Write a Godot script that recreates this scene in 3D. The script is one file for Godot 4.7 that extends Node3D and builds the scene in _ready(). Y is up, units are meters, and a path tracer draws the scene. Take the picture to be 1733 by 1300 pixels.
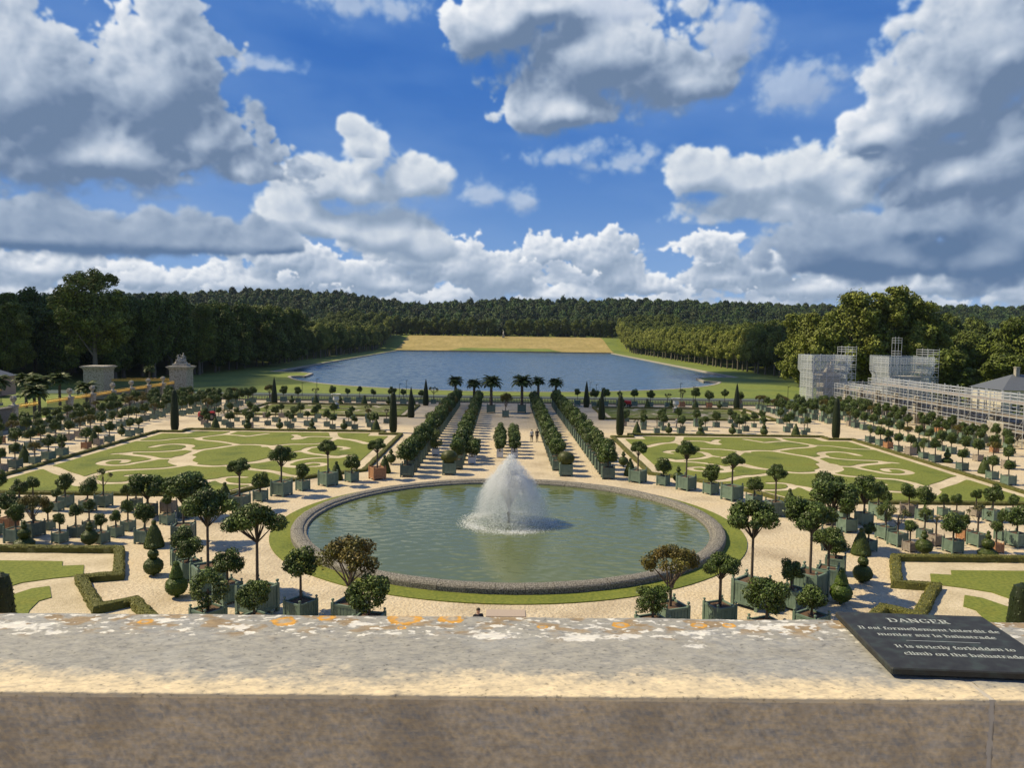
extends Node3D
# A formal garden with boxed trees, a round fountain basin and a lake, seen over a stone parapet.

const EYE := Vector3(-0.5, 15.0, 0.0)
const SUN_DIR := Vector3(-0.655, 0.745, -0.125)   # towards the sun: from the left, a little ahead

var taken := {}
var M := {}

func _ready() -> void:
	var cam := Camera3D.new()
	cam.name = "camera"
	add_child(cam)
	cam.position = EYE
	cam.rotation = Vector3(deg_to_rad(-3.83), deg_to_rad(-0.6), deg_to_rad(0.77))
	cam.fov = 53.1
	cam.near = 0.05
	cam.far = 6000.0
	cam.current = true
	var env := Environment.new()
	env.background_mode = Environment.BG_SKY
	var sky := Sky.new()
	var pan := PanoramaSkyMaterial.new()
	pan.panorama = sky_texture()
	pan.energy_multiplier = 0.8
	sky.sky_material = pan
	env.sky = sky
	env.tonemap_mode = Environment.TONE_MAPPER_LINEAR
	env.tonemap_exposure = 1.25
	env.fog_enabled = true
	env.fog_light_color = Color(0.72, 0.80, 0.90)
	env.fog_density = 0.00003
	env.sdfgi_enabled = true
	env.ssao_enabled = true
	env.ssil_enabled = true
	var we := WorldEnvironment.new()
	we.name = "world_environment"
	we.environment = env
	add_child(we)
	var sun := DirectionalLight3D.new()
	sun.name = "sun"
	sun.light_energy = 1.6
	sun.light_color = Color(1.0, 0.93, 0.77)
	sun.light_angular_distance = 0.5
	sun.shadow_enabled = true
	add_child(sun)
	sun.look_at_from_position(Vector3.ZERO, -SUN_DIR, Vector3.UP)
	build_scene()

# ------------------------------------------------------------------ sky

# cloud lobes: layer, azimuth, elevation, half width, half height (degrees)
const LOBES: Array[float] = [
	0,-3.3,4.6,3.3,2.2, 0,-0.2,4.0,3.7,2.2, 0,3.5,5.8,2.3,1.4, 0,6.7,5.4,3.1,2.1,
	0,8.3,4.1,2.6,1.8, 0,10.6,3.5,3.0,1.3, 0,14.9,5.7,2.4,1.6, 0,15.6,4.1,3.9,1.9,
	0,19.2,4.7,2.9,1.5, 0,-12.7,3.8,5.8,2.1, 0,-19.1,3.1,6.2,1.7, 0,-25.4,3.2,4.6,1.5,
	0,-30.5,3.6,4.5,1.5, 0,-32.4,2.2,4.9,1.1, 0,-8.9,3.4,4.7,1.5, 0,4.2,2.9,5.7,1.1,
	0,21.5,3.3,6.1,1.5, 0,28.4,3.4,7.2,1.5, 0,-34.7,3.6,2.6,1.6, 0,35.4,3.8,3.8,1.7,
	0,-6.8,5.2,2.6,1.6, 0,-15.9,4.9,3.6,1.6, 1,-13.3,10.3,2.4,1.9, 1,-10.4,10.3,3.3,2.2,
	1,-7.2,10.8,2.5,1.8, 1,-11.2,14.1,1.0,1.0, 1,-10.1,12.4,1.9,2.1, 1,-12.7,7.3,3.5,1.7,
	1,-8.9,7.0,4.0,2.1, 1,-6.1,6.1,2.4,1.8, 1,-15.1,8.2,2.4,1.6, 1,14.1,11.5,2.3,1.8,
	1,17.0,10.8,3.8,1.7, 1,20.5,11.2,3.8,2.2, 1,23.4,9.7,3.5,2.1, 1,19.4,8.9,6.2,1.5,
	1,25.6,11.4,3.2,2.0, 1,28.2,8.8,3.7,2.2, 4,-31.7,5.9,8.4,1.7, 4,-23.6,6.1,7.2,1.7,
	4,-16.9,6.3,2.6,1.4, 4,-36.4,5.7,5.0,2.0, 4,26.3,5.3,9.2,2.0, 4,31.6,5.3,6.4,2.4,
	4,23.3,6.6,5.2,2.0, 4,34.7,6.6,4.5,3.2, 4,28.6,7.5,4.4,2.1, 2,-31.6,14.0,5.1,5.5,
	2,-23.7,15.5,4.6,5.9, 2,-27.3,11.0,10.1,3.3, 2,-21.6,12.4,4.1,3.6, 2,-18.8,10.8,2.4,1.7,
	2,-35.9,11.9,5.0,6.5, 2,-0.5,21.3,3.9,2.6, 2,7.7,19.2,8.0,3.9, 2,12.7,17.4,4.3,2.7,
	2,4.4,15.9,4.9,2.1, 2,1.7,22.6,5.1,1.8, 2,32.3,17.1,5.9,4.9, 2,28.9,14.4,5.7,3.7,
	2,25.9,13.2,3.2,2.4, 2,32.9,11.0,4.9,5.6, 2,30.1,10.5,4.3,3.1, 2,24.3,13.9,1.6,1.0,
	3,-11.0,21.8,4.5,1.6, 3,-8.5,21.7,2.7,1.9, 3,4.4,12.8,3.4,1.1, 3,8.1,12.0,3.0,1.4,
	3,9.1,22.2,5.0,1.4, 3,1.2,9.8,1.4,1.3, 3,19.5,16.5,3.5,2.6, 3,16.3,20.0,2.4,2.8,
	3,-17.0,17.7,2.7,0.7, 3,-1.6,10.0,1.7,1.1]

var lobe_layers := [[], [], [], [], []]
var cn := FastNoiseLite.new()
var cn2 := FastNoiseLite.new()
var cn3 := FastNoiseLite.new()
var sky_rows := []
var sky_w := 0
var sky_h := 0
var sky_c0 := 0
var sky_r0 := 0
var sky_nc := 0

func sky_texture() -> Texture2D:
	for i in range(0, LOBES.size(), 5):
		lobe_layers[int(LOBES[i])].append(PackedFloat32Array([LOBES[i + 1], LOBES[i + 2], LOBES[i + 3], LOBES[i + 4]]))
	var rng := RandomNumberGenerator.new()
	rng.seed = 71
	# the same kind of clouds goes on round the horizon and overhead
	for k in 90:
		var az := rng.randf_range(40.0, 320.0)
		var el := 2.0 + 26.0 * pow(rng.randf(), 1.5)
		lobe_layers[0 if el < 6.0 else (1 if k % 2 else 2)].append(PackedFloat32Array([az if az < 180.0 else az - 360.0, el, rng.randf_range(4, 10), rng.randf_range(1.5, 2.5) + el * 0.17]))
	for k in 26:
		lobe_layers[1 + k % 2].append(PackedFloat32Array([rng.randf_range(-180, 180), rng.randf_range(33, 70), rng.randf_range(8, 18), rng.randf_range(5, 9)]))
	cn.seed = 5
	cn.noise_type = FastNoiseLite.TYPE_SIMPLEX_SMOOTH
	cn.frequency = 0.13
	cn.fractal_type = FastNoiseLite.FRACTAL_FBM
	cn.fractal_octaves = 6
	cn.fractal_gain = 0.52
	cn2.seed = 9
	cn2.noise_type = FastNoiseLite.TYPE_SIMPLEX_SMOOTH
	cn2.frequency = 0.35
	cn2.fractal_type = FastNoiseLite.FRACTAL_RIDGED
	cn2.fractal_octaves = 4
	cn2.fractal_gain = 0.5
	cn3.seed = 21
	cn3.noise_type = FastNoiseLite.TYPE_SIMPLEX_SMOOTH
	cn3.frequency = 0.05
	cn3.fractal_octaves = 4
	var w := 4096
	var h := 2048
	# whole dome coarsely, then the part about the view finely, by the same formula
	var coarse := sky_block(1024, 512, 0, 0, 1024, 256)
	coarse.resize(w, h / 2, Image.INTERPOLATE_CUBIC)
	var c0 := 1536
	var r0 := 680
	var fine := sky_block(w, h, c0, r0, 1024, 344)
	var im := Image.create(w, h, false, Image.FORMAT_RGB8)
	im.fill(Color(0.42, 0.45, 0.42))
	im.blit_rect(coarse, Rect2i(0, 0, w, h / 2), Vector2i.ZERO)
	im.blit_rect(fine, Rect2i(0, 0, 1024, 344), Vector2i(c0, r0))
	# a panorama begins straight ahead: swap the halves
	var turned := Image.create(w, h, false, Image.FORMAT_RGB8)
	turned.blit_rect(im, Rect2i(w / 2, 0, w / 2, h), Vector2i.ZERO)
	turned.blit_rect(im, Rect2i(0, 0, w / 2, h), Vector2i(w / 2, 0))
	return ImageTexture.create_from_image(turned)

func sky_block(w: int, h: int, c0: int, r0: int, nc: int, nr: int) -> Image:
	sky_w = w
	sky_h = h
	sky_c0 = c0
	sky_r0 = r0
	sky_nc = nc
	sky_rows.resize(nr)
	var id := WorkerThreadPool.add_group_task(sky_row, nr)
	WorkerThreadPool.wait_for_group_task_completion(id)
	var data := PackedByteArray()
	for r in sky_rows:
		data.append_array(r)
	sky_rows = []
	return Image.create_from_data(nc, nr, false, Image.FORMAT_RGB8, data)

func lobe_field(lobes: Array, az: float, el: float) -> float:
	var f := -2.0
	for l: PackedFloat32Array in lobes:
		var dx := (az - l[0]) / l[2]
		if dx > 1.7 or dx < -1.7:
			continue
		var dy := (el - l[1]) / l[3]
		if dy < 0.0:
			dy *= 1.25
		var d := 1.0 - sqrt(dx * dx + dy * dy)
		f = d if d > f + 0.25 else (f if f > d + 0.25 else maxf(f, d) + (0.25 - absf(f - d)) * (0.25 - absf(f - d)))
	return f

func puff(az: float, el: float, k: float, off: float) -> float:
	var n := cn.get_noise_3d(az * k, el * k * 1.15, off)
	var b := cn2.get_noise_3d(az * k, el * k * 1.15, off + 7.0)
	return n - b * 0.38 + 0.02

func bank(az: float, el: float) -> float:
	# the far bank thickens towards the horizon
	return 0.60 - el * 0.145 + cn.get_noise_3d(az * 1.5, el * 3.0, 11.0) * 0.95

func sky_row(i: int) -> void:
	var out := PackedByteArray()
	out.resize(sky_nc * 3)
	var el := 90.0 - (sky_r0 + i + 0.5) / sky_h * 180.0
	var t := clampf(el / 30.0, 0.0, 1.0)
	# clear air, sRGB
	var top := Color(0.215, 0.425, 0.735)
	var low := Color(0.66, 0.775, 0.905)
	var base := low.lerp(top, 1.0 - pow(1.0 - t, 2.6)).lerp(Color(0.16, 0.34, 0.66), clampf((el - 26.0) / 60.0, 0.0, 1.0))
	var near := [[], [], [], [], []]
	for layer in 5:
		for l: PackedFloat32Array in lobe_layers[layer]:
			if absf(el - l[1]) < l[3] * 1.9:
				near[layer].append(l)
	for c in sky_nc:
		var az := ((sky_c0 + c + 0.5) / sky_w - 0.5) * 360.0
		var col := base
		# thin high veil
		var veil := cn3.get_noise_3d(az * 0.6, el * 2.2, 40.0) * 0.6 + cn.get_noise_3d(az * 0.35 + el * 0.25, el * 0.9, 80.0) * 0.4
		col = col.lerp(Color(0.62, 0.72, 0.88), clampf(0.12 + veil * 0.75, 0.0, 0.5) * clampf(el / 8.0, 0.3, 1.0))
		for layer: int in [0, 1, 4, 2, 3]:
			if near[layer].is_empty() and layer != 0:
				continue
			var amp := 0.75
			var k := 1.0
			if layer == 0:
				k = 2.1
				amp = 0.85
			elif layer == 3:
				amp = 1.1
				k = 1.5
			var grow := 0.24 if layer > 0 else 0.10
			var off := layer * 31.0
			var big := 1.9 / k
			var small := 0.5 / k
			# light comes from the upper left: broad form, then small relief
			var l0 := lobe_field(near[layer], az, el)
			var f := -1.0
			var g1 := 0.0
			var g2 := 0.0
			if l0 > -0.9:
				var p0 := puff(az, el, k, off)
				f = l0 + amp * p0 + grow
				if f > 0.0:
					g1 = l0 - maxf(-0.6, lobe_field(near[layer], az - big * 0.55, el + big))
					g2 = amp * (p0 - puff(az - small * 0.8, el + small, k, off))
			if layer == 0:
				var b0 := bank(az, el) + grow
				if b0 > f:
					f = b0
					g1 = (b0 - bank(az - 0.35, el + 0.6)) * 0.8
					g2 = (b0 - bank(az - 0.15, el + 0.22)) * 0.5
			if f <= 0.0:
				continue
			var under := clampf(-g1 * 2.2, 0.0, 1.0)
			var soft := 0.10
			if layer == 1:
				soft = 0.28
			elif layer == 3:
				soft = 0.8
			elif layer == 4:
				soft = 0.25
			elif layer == 2:
				soft = 0.09 + clampf((az + 8.0) / 40.0, 0.0, 1.0) * 0.22
			var a := smoothstep(0.0, soft + under * 0.45, f)
			var thin := 1.0 - smoothstep(0.05, 0.5, f)
			var fine := cn.get_noise_3d(az * 2.6, el * 3.0, 60.0 + layer)
			var s := smoothstep(-0.30 if layer != 2 else -0.2, 0.62 if layer != 2 else 0.72, g1) * 0.82 + thin * 0.24 * (1.0 - under) + g2 * (0.95 - 0.5 * smoothstep(0.3, 0.9, f)) + fine * 0.22 * (0.35 + 0.65 * thin) - 0.08 * smoothstep(0.4, 1.1, f)
			if layer == 0:
				s = s * 0.92 + 0.04
			elif layer == 4:
				s = s * 0.5 - 0.06
			s = clampf(s, 0.0, 1.0)
			var dark := Color(0.43, 0.515, 0.635) if layer == 2 else (Color(0.375, 0.475, 0.61) if layer == 4 else Color(0.56, 0.635, 0.73))
			var white := Color(0.955, 0.965, 0.98) if layer != 1 else Color(0.90, 0.92, 0.94)
			var ccol: Color
			if s < 0.5:
				ccol = dark.lerp(Color(0.70, 0.755, 0.83), s * 2.0)
			else:
				ccol = Color(0.70, 0.755, 0.83).lerp(white, (s - 0.5) * 2.0)
			if layer == 3:
				a *= 0.75
				ccol = Color(0.66, 0.72, 0.82).lerp(Color(0.80, 0.84, 0.90), s)
			col = col.lerp(ccol, a)
		out[c * 3] = int(clampf(col.r, 0.0, 1.0) * 255.0)
		out[c * 3 + 1] = int(clampf(col.g, 0.0, 1.0) * 255.0)
		out[c * 3 + 2] = int(clampf(col.b, 0.0, 1.0) * 255.0)
	sky_rows[i] = out


func build_scene() -> void:
	make_materials()
	build_ground()
	build_parterres()
	build_basin()
	build_terrace()
	make_crowns()
	build_sides()
	build_woods()
	build_potted()
	build_topiary()
	build_garden_things()
	build_people()
	build_clouds()


# ------------------------------------------------------------------ helpers

class MB:
	# collects triangles for one mesh; the winding follows the given normals
	var v := PackedVector3Array()
	var n := PackedVector3Array()
	var c := PackedColorArray()
	var u := PackedVector2Array()
	var col := Color.WHITE

	func tri(a: Vector3, b: Vector3, d: Vector3, na: Vector3, nb: Vector3, nd: Vector3) -> void:
		if (b - a).cross(d - a).dot(na + nb + nd) > 0.0:
			v.append(a)
			v.append(d)
			v.append(b)
			n.append(na)
			n.append(nd)
			n.append(nb)
		else:
			v.append(a)
			v.append(b)
			v.append(d)
			n.append(na)
			n.append(nb)
			n.append(nd)
		c.append(col)
		c.append(col)
		c.append(col)

	func quad(a: Vector3, b: Vector3, d: Vector3, e: Vector3, nn: Vector3) -> void:
		tri(a, b, d, nn, nn, nn)
		tri(a, d, e, nn, nn, nn)

	func quad_s(a: Vector3, b: Vector3, d: Vector3, e: Vector3, na: Vector3, nb: Vector3, nd: Vector3, ne: Vector3) -> void:
		tri(a, b, d, na, nb, nd)
		tri(a, d, e, na, nd, ne)

	func box(at: Vector3, size: Vector3, turn := Basis.IDENTITY) -> void:
		var h := size * 0.5
		for k in 3:
			for s in [-1.0, 1.0]:
				var d := Vector3.ZERO
				d[k] = s
				var e := Vector3.ZERO
				e[(k + 1) % 3] = h[(k + 1) % 3]
				var f := Vector3.ZERO
				f[(k + 2) % 3] = h[(k + 2) % 3]
				var m: Vector3 = d * h[k]
				quad(at + turn * (m - e - f), at + turn * (m + e - f), at + turn * (m + e + f), at + turn * (m - e + f), turn * d)

	func bevel_box(at: Vector3, size: Vector3, b: float, turn := Basis.IDENTITY) -> void:
		# a box with its upright edges and its top edge chamfered
		var h := size * 0.5
		var ring := func(x: float, z: float, y: float) -> Array:
			return [Vector3(-x, y, -z + b), Vector3(-x + b, y, -z), Vector3(x - b, y, -z), Vector3(x, y, -z + b), Vector3(x, y, z - b), Vector3(x - b, y, z), Vector3(-x + b, y, z), Vector3(-x, y, z - b)]
		var r0: Array = ring.call(h.x, h.z, -h.y)
		var r1: Array = ring.call(h.x, h.z, h.y - b)
		var r2: Array = ring.call(h.x - b, h.z - b, h.y)
		for k in 8:
			var j := (k + 1) % 8
			for p in [[r0, r1], [r1, r2]]:
				var a: Vector3 = p[0][k]
				var bb: Vector3 = p[0][j]
				var d: Vector3 = p[1][j]
				var e: Vector3 = p[1][k]
				var nn := (bb - a).cross(e - a).normalized()
				if nn.dot((a + bb) * Vector3(1, 0, 1) + Vector3(0, 0.001, 0)) < 0.0:
					nn = -nn
				quad(at + turn * a, at + turn * bb, at + turn * d, at + turn * e, turn * nn)
		for k in range(1, 7):
			tri(at + turn * r2[0], at + turn * r2[k], at + turn * r2[k + 1], turn * Vector3.UP, turn * Vector3.UP, turn * Vector3.UP)

	func tube(p0: Vector3, p1: Vector3, r0: float, r1: float, seg := 6) -> void:
		var ax := (p1 - p0).normalized()
		var sx := ax.cross(Vector3.RIGHT if absf(ax.x) < 0.8 else Vector3.UP).normalized()
		var sz := ax.cross(sx)
		for k in seg:
			var a0 := TAU * k / seg
			var a1 := TAU * (k + 1) / seg
			var d0 := sx * cos(a0) + sz * sin(a0)
			var d1 := sx * cos(a1) + sz * sin(a1)
			quad_s(p0 + d0 * r0, p0 + d1 * r0, p1 + d1 * r1, p1 + d0 * r1, d0, d1, d1, d0)

	func lathe(profile: Array, seg: int, at := Vector3.ZERO, rough: FastNoiseLite = null, amount := 0.0) -> void:
		# profile: Vector2(radius, height) from the bottom up
		var rows := []
		for i in profile.size():
			var p: Vector2 = profile[i]
			var row := []
			for k in seg:
				var a := TAU * k / seg
				var q := Vector3(cos(a) * p.x, p.y, sin(a) * p.x)
				if rough and p.x > 0.001:
					q += Vector3(cos(a), 0.0, sin(a)) * rough.get_noise_3dv(q) * amount
				row.append(q)
			rows.append(row)
		for i in profile.size() - 1:
			var t: Vector2 = profile[i + 1] - profile[i]
			var nn := Vector2(t.y, -t.x).normalized()
			for k in seg:
				var j := (k + 1) % seg
				var a0 := TAU * k / seg
				var a1 := TAU * (k + 1) / seg
				var n0 := Vector3(cos(a0) * nn.x, nn.y, sin(a0) * nn.x)
				var n1 := Vector3(cos(a1) * nn.x, nn.y, sin(a1) * nn.x)
				quad_s(at + rows[i][k], at + rows[i][j], at + rows[i + 1][j], at + rows[i + 1][k], n0, n1, n1, n0)

	func ball(at: Vector3, r: Vector3, seg := 10, rings := 6) -> void:
		for i in rings:
			for k in seg:
				var q := []
				for s in [[i, k], [i, k + 1], [i + 1, k + 1], [i + 1, k]]:
					var e: float = PI * s[0] / rings - PI / 2
					var a: float = TAU * s[1] / seg
					q.append(Vector3(cos(a) * cos(e), sin(e), sin(a) * cos(e)))
				quad_s(at + q[0] * r, at + q[1] * r, at + q[2] * r, at + q[3] * r, q[0], q[1], q[2], q[3])

	func leaf(at: Vector3, nn: Vector3, tang: Vector3, l: float, w: float) -> void:
		# a pointed leaf, or a spray of them: two triangles
		var s := nn.cross(tang).normalized()
		var a := at - tang * l * 0.5
		var b := at + s * w * 0.5
		var d := at + tang * l * 0.5 - nn * l * 0.12
		var e := at - s * w * 0.5
		v.append(a)
		v.append(b)
		v.append(d)
		v.append(a)
		v.append(d)
		v.append(e)
		for k in 6:
			n.append(nn)
			c.append(col)

	func mesh() -> ArrayMesh:
		var arr := []
		arr.resize(Mesh.ARRAY_MAX)
		arr[Mesh.ARRAY_VERTEX] = v
		arr[Mesh.ARRAY_NORMAL] = n
		arr[Mesh.ARRAY_COLOR] = c
		if u.size() == v.size():
			arr[Mesh.ARRAY_TEX_UV] = u
		var m := ArrayMesh.new()
		m.add_surface_from_arrays(Mesh.PRIMITIVE_TRIANGLES, arr)
		return m

func numbered(called: String) -> String:
	if not taken.has(called):
		taken[called] = 0
		return called
	taken[called] += 1
	return "%s_%03d" % [called, taken[called]]

func part(called: String, mesh: Mesh, mat: Material, parent: Node3D, xf := Transform3D.IDENTITY) -> MeshInstance3D:
	var o := MeshInstance3D.new()
	o.name = called
	o.mesh = mesh
	o.material_override = mat
	o.transform = xf
	parent.add_child(o, true)
	return o

func tag(o: Node3D, label: String, category: String, group := "") -> void:
	o.set_meta("label", label)
	o.set_meta("category", category)
	if group:
		o.set_meta("group", group)

func thing(called: String, label: String, category: String, at := Vector3.ZERO, turn := 0.0, group := "") -> Node3D:
	var o := Node3D.new()
	o.name = numbered(called)
	add_child(o)
	o.position = at
	o.rotation.y = turn
	tag(o, label, category, group)
	return o

func single(called: String, mesh: Mesh, mat: Material, label: String, category: String, at := Vector3.ZERO, turn := 0.0, group := "") -> MeshInstance3D:
	var o := part(numbered(called), mesh, mat, self)
	o.position = at
	o.rotation.y = turn
	tag(o, label, category, group)
	return o

func setting(called: String, mesh: Mesh, mat: Material, kind := "structure") -> MeshInstance3D:
	var o := part(numbered(called), mesh, mat, self)
	o.set_meta("kind", kind)
	return o

func copies(called: String, mesh: Mesh, mat: Material, places: Array, parent: Node3D, tints: Array = []) -> MultiMeshInstance3D:
	var mm := MultiMesh.new()
	mm.transform_format = MultiMesh.TRANSFORM_3D
	mm.use_colors = not tints.is_empty()
	mm.mesh = mesh
	mm.instance_count = places.size()
	for i in places.size():
		mm.set_instance_transform(i, places[i])
		if tints:
			mm.set_instance_color(i, tints[i])
	var o := MultiMeshInstance3D.new()
	o.name = called
	o.multimesh = mm
	o.material_override = mat
	o.set_meta("kind", "stuff")
	parent.add_child(o, true)
	return o

const UNITS := ["zeroth", "first", "second", "third", "fourth", "fifth", "sixth", "seventh", "eighth", "ninth", "tenth", "eleventh", "twelfth", "thirteenth", "fourteenth", "fifteenth", "sixteenth", "seventeenth", "eighteenth", "nineteenth"]
const TENS := ["", "", "twenty", "thirty", "forty", "fifty", "sixty", "seventy"]
const TENTHS := ["", "", "twentieth", "thirtieth", "fortieth", "fiftieth", "sixtieth", "seventieth"]

func nth(i: int) -> String:
	if i < 20:
		return UNITS[i]
	return TENTHS[i / 10] if i % 10 == 0 else TENS[i / 10] + "-" + UNITS[i % 10]

# ------------------------------------------------------------------ materials

func lin(r: float, g: float, b: float) -> Color:
	return Color(r, g, b).linear_to_srgb()

func noise(sd: int, freq: float, octaves := 4, kind := FastNoiseLite.TYPE_SIMPLEX_SMOOTH) -> FastNoiseLite:
	var f := FastNoiseLite.new()
	f.seed = sd
	f.noise_type = kind
	f.frequency = freq
	f.fractal_octaves = octaves
	return f

func noise_tex(sd: int, freq: float, cols: Array, size := 512, octaves := 5, kind := FastNoiseLite.TYPE_SIMPLEX_SMOOTH) -> NoiseTexture2D:
	var t := NoiseTexture2D.new()
	t.width = size
	t.height = size
	t.seamless = true
	t.noise = noise(sd, freq, octaves, kind)
	var g := Gradient.new()
	var offs := PackedFloat32Array()
	var cc := PackedColorArray()
	for i in cols.size():
		offs.append(float(i) / (cols.size() - 1))
		cc.append(cols[i])
	g.offsets = offs
	g.colors = cc
	t.color_ramp = g
	return t

func normal_tex(sd: int, freq: float, strength: float, size := 512, octaves := 5) -> NoiseTexture2D:
	var t := NoiseTexture2D.new()
	t.width = size
	t.height = size
	t.seamless = true
	t.as_normal_map = true
	t.bump_strength = strength
	t.noise = noise(sd, freq, octaves)
	return t

func plain(col: Color, rough := 0.8, metal := 0.0) -> StandardMaterial3D:
	var m := StandardMaterial3D.new()
	m.albedo_color = col
	m.roughness = rough
	m.metallic = metal
	return m

func grainy(tex: Texture2D, scale: float, rough := 0.9, bump: Texture2D = null, bump_scale := 1.0) -> StandardMaterial3D:
	var m := plain(Color.WHITE, rough)
	m.albedo_texture = tex
	m.uv1_triplanar = true
	m.uv1_world_triplanar = true
	m.uv1_scale = Vector3.ONE * scale
	if bump:
		m.normal_enabled = true
		m.normal_texture = bump
		m.normal_scale = bump_scale
	return m

func patches(m: StandardMaterial3D, tex: Texture2D, scale: float) -> StandardMaterial3D:
	# a second, coarser layer that multiplies the first
	m.detail_enabled = true
	m.detail_blend_mode = BaseMaterial3D.BLEND_MODE_MUL
	m.detail_uv_layer = BaseMaterial3D.DETAIL_UV_2
	m.detail_albedo = tex
	m.uv2_triplanar = true
	m.uv2_world_triplanar = true
	m.uv2_scale = Vector3.ONE * scale
	return m

func tinted(rough := 0.7, glow := Color.BLACK) -> StandardMaterial3D:
	# colour from the mesh
	var m := plain(Color.WHITE, rough)
	m.vertex_color_use_as_albedo = true
	if glow != Color.BLACK:
		m.backlight_enabled = true
		m.backlight = glow
	return m

func make_materials() -> void:
	M.sand = patches(grainy(noise_tex(1, 0.02, [lin(0.40, 0.325, 0.22), lin(0.50, 0.42, 0.30), lin(0.57, 0.49, 0.36)], 1024, 6), 0.13, 0.95, normal_tex(2, 0.06, 6.0, 512), 0.6),
		noise_tex(3, 0.012, [Color(0.82, 0.80, 0.78), Color(1, 1, 1), Color(1, 0.98, 0.94)], 512, 6), 0.021)
	M.path = patches(grainy(noise_tex(4, 0.03, [lin(0.45, 0.375, 0.255), lin(0.575, 0.49, 0.35), lin(0.64, 0.555, 0.415)], 512, 6), 0.21, 0.95, normal_tex(5, 0.07, 6.0, 512), 0.6),
		noise_tex(6, 0.015, [Color(0.84, 0.83, 0.8), Color(1, 1, 1)], 512, 5), 0.034)
	M.lawn = patches(grainy(noise_tex(7, 0.035, [lin(0.085, 0.115, 0.010), lin(0.15, 0.178, 0.018), lin(0.23, 0.232, 0.034)], 1024, 6), 0.09, 0.9, normal_tex(8, 0.3, 8.0, 1024), 0.5),
		noise_tex(9, 0.014, [Color(0.74, 0.80, 0.66), Color(0.95, 0.96, 0.9), Color(1, 1, 1), Color(1.0, 0.95, 0.84)], 512, 5), 0.019)
	M.park = patches(grainy(noise_tex(10, 0.03, [lin(0.085, 0.12, 0.010), lin(0.13, 0.17, 0.017), lin(0.17, 0.20, 0.026)], 512, 6), 0.03, 0.9),
		noise_tex(11, 0.01, [Color(0.75, 0.8, 0.7), Color(1, 1, 1), Color(1.0, 0.97, 0.85)], 512, 5), 0.006)
	M.meadow = patches(grainy(noise_tex(12, 0.02, [lin(0.25, 0.19, 0.06), lin(0.36, 0.27, 0.10), lin(0.42, 0.33, 0.13)], 512, 6), 0.02, 0.95),
		noise_tex(13, 0.01, [Color(0.8, 0.82, 0.7), Color(1, 1, 1)], 512, 4), 0.006)
	M.hedge = grainy(noise_tex(14, 0.06, [lin(0.045, 0.055, 0.008), lin(0.115, 0.12, 0.016), lin(0.20, 0.18, 0.03)], 512, 5), 0.55, 0.8, normal_tex(15, 0.09, 12.0, 512), 1.6)
	M.yew = grainy(noise_tex(16, 0.07, [lin(0.012, 0.025, 0.006), lin(0.03, 0.05, 0.010), lin(0.05, 0.075, 0.016)], 512, 5), 0.6, 0.8, normal_tex(17, 0.09, 12.0, 512), 1.6)
	M.stone = patches(grainy(noise_tex(18, 0.02, [lin(0.30, 0.27, 0.22), lin(0.42, 0.39, 0.33), lin(0.50, 0.47, 0.41)], 512, 6), 0.5, 0.9, normal_tex(19, 0.05, 6.0, 512), 0.8),
		noise_tex(20, 0.03, [Color(0.6, 0.58, 0.55), Color(0.95, 0.95, 0.95), Color(1, 1, 1)], 512, 5), 0.13)
	M.oldstone = patches(grainy(noise_tex(21, 0.03, [lin(0.10, 0.095, 0.085), lin(0.33, 0.31, 0.27), lin(0.56, 0.53, 0.48)], 512, 6), 0.6, 0.9, normal_tex(22, 0.05, 10.0, 512), 1.2),
		noise_tex(23, 0.05, [Color(0.2, 0.19, 0.18), Color(0.62, 0.61, 0.59), Color(1, 1, 1), Color(1, 1, 1)], 512, 6), 0.31)
	M.marble = plain(lin(0.62, 0.60, 0.56), 0.7)
	M.green_paint = grainy(noise_tex(24, 0.02, [lin(0.085, 0.125, 0.095), lin(0.125, 0.185, 0.14), lin(0.16, 0.22, 0.175)], 256, 5), 0.35, 0.6)
	M.dark_paint = grainy(noise_tex(25, 0.02, [lin(0.05, 0.08, 0.065), lin(0.08, 0.12, 0.098), lin(0.105, 0.15, 0.125)], 256, 5), 0.35, 0.6)
	M.bare_wood = grainy(noise_tex(26, 0.04, [lin(0.22, 0.10, 0.045), lin(0.35, 0.175, 0.085), lin(0.42, 0.24, 0.13)], 256, 5), 0.5, 0.75)
	M.grey_wood = grainy(noise_tex(27, 0.04, [lin(0.17, 0.14, 0.11), lin(0.27, 0.23, 0.19), lin(0.34, 0.30, 0.25)], 256, 5), 0.5, 0.8)
	M.white_paint = plain(lin(0.62, 0.64, 0.66), 0.55)
	M.soil = plain(lin(0.10, 0.06, 0.035), 0.95)
	M.bark = grainy(noise_tex(28, 0.05, [lin(0.05, 0.04, 0.03), lin(0.13, 0.105, 0.08)], 256, 5), 1.0, 0.9)
	M.palebark = grainy(noise_tex(29, 0.03, [lin(0.07, 0.06, 0.045), lin(0.20, 0.18, 0.14)], 256, 5), 0.6, 0.9)
	M.leaf = tinted(0.5, lin(0.05, 0.085, 0.012))
	M.canopy = tinted(0.6, lin(0.05, 0.075, 0.012))
	M.leaf.metallic_specular = 0.4
	M.canopy.metallic_specular = 0.35
	M.gold = plain(lin(0.62, 0.40, 0.09), 0.38, 0.55)
	M.iron = plain(lin(0.02, 0.03, 0.032), 0.5)
	M.steel = plain(lin(0.55, 0.57, 0.59), 0.45, 0.3)
	M.slate = grainy(noise_tex(30, 0.05, [lin(0.07, 0.08, 0.095), lin(0.12, 0.13, 0.15)], 256, 4), 0.4, 0.6)
	M.glass = plain(lin(0.02, 0.025, 0.03), 0.1)
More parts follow.
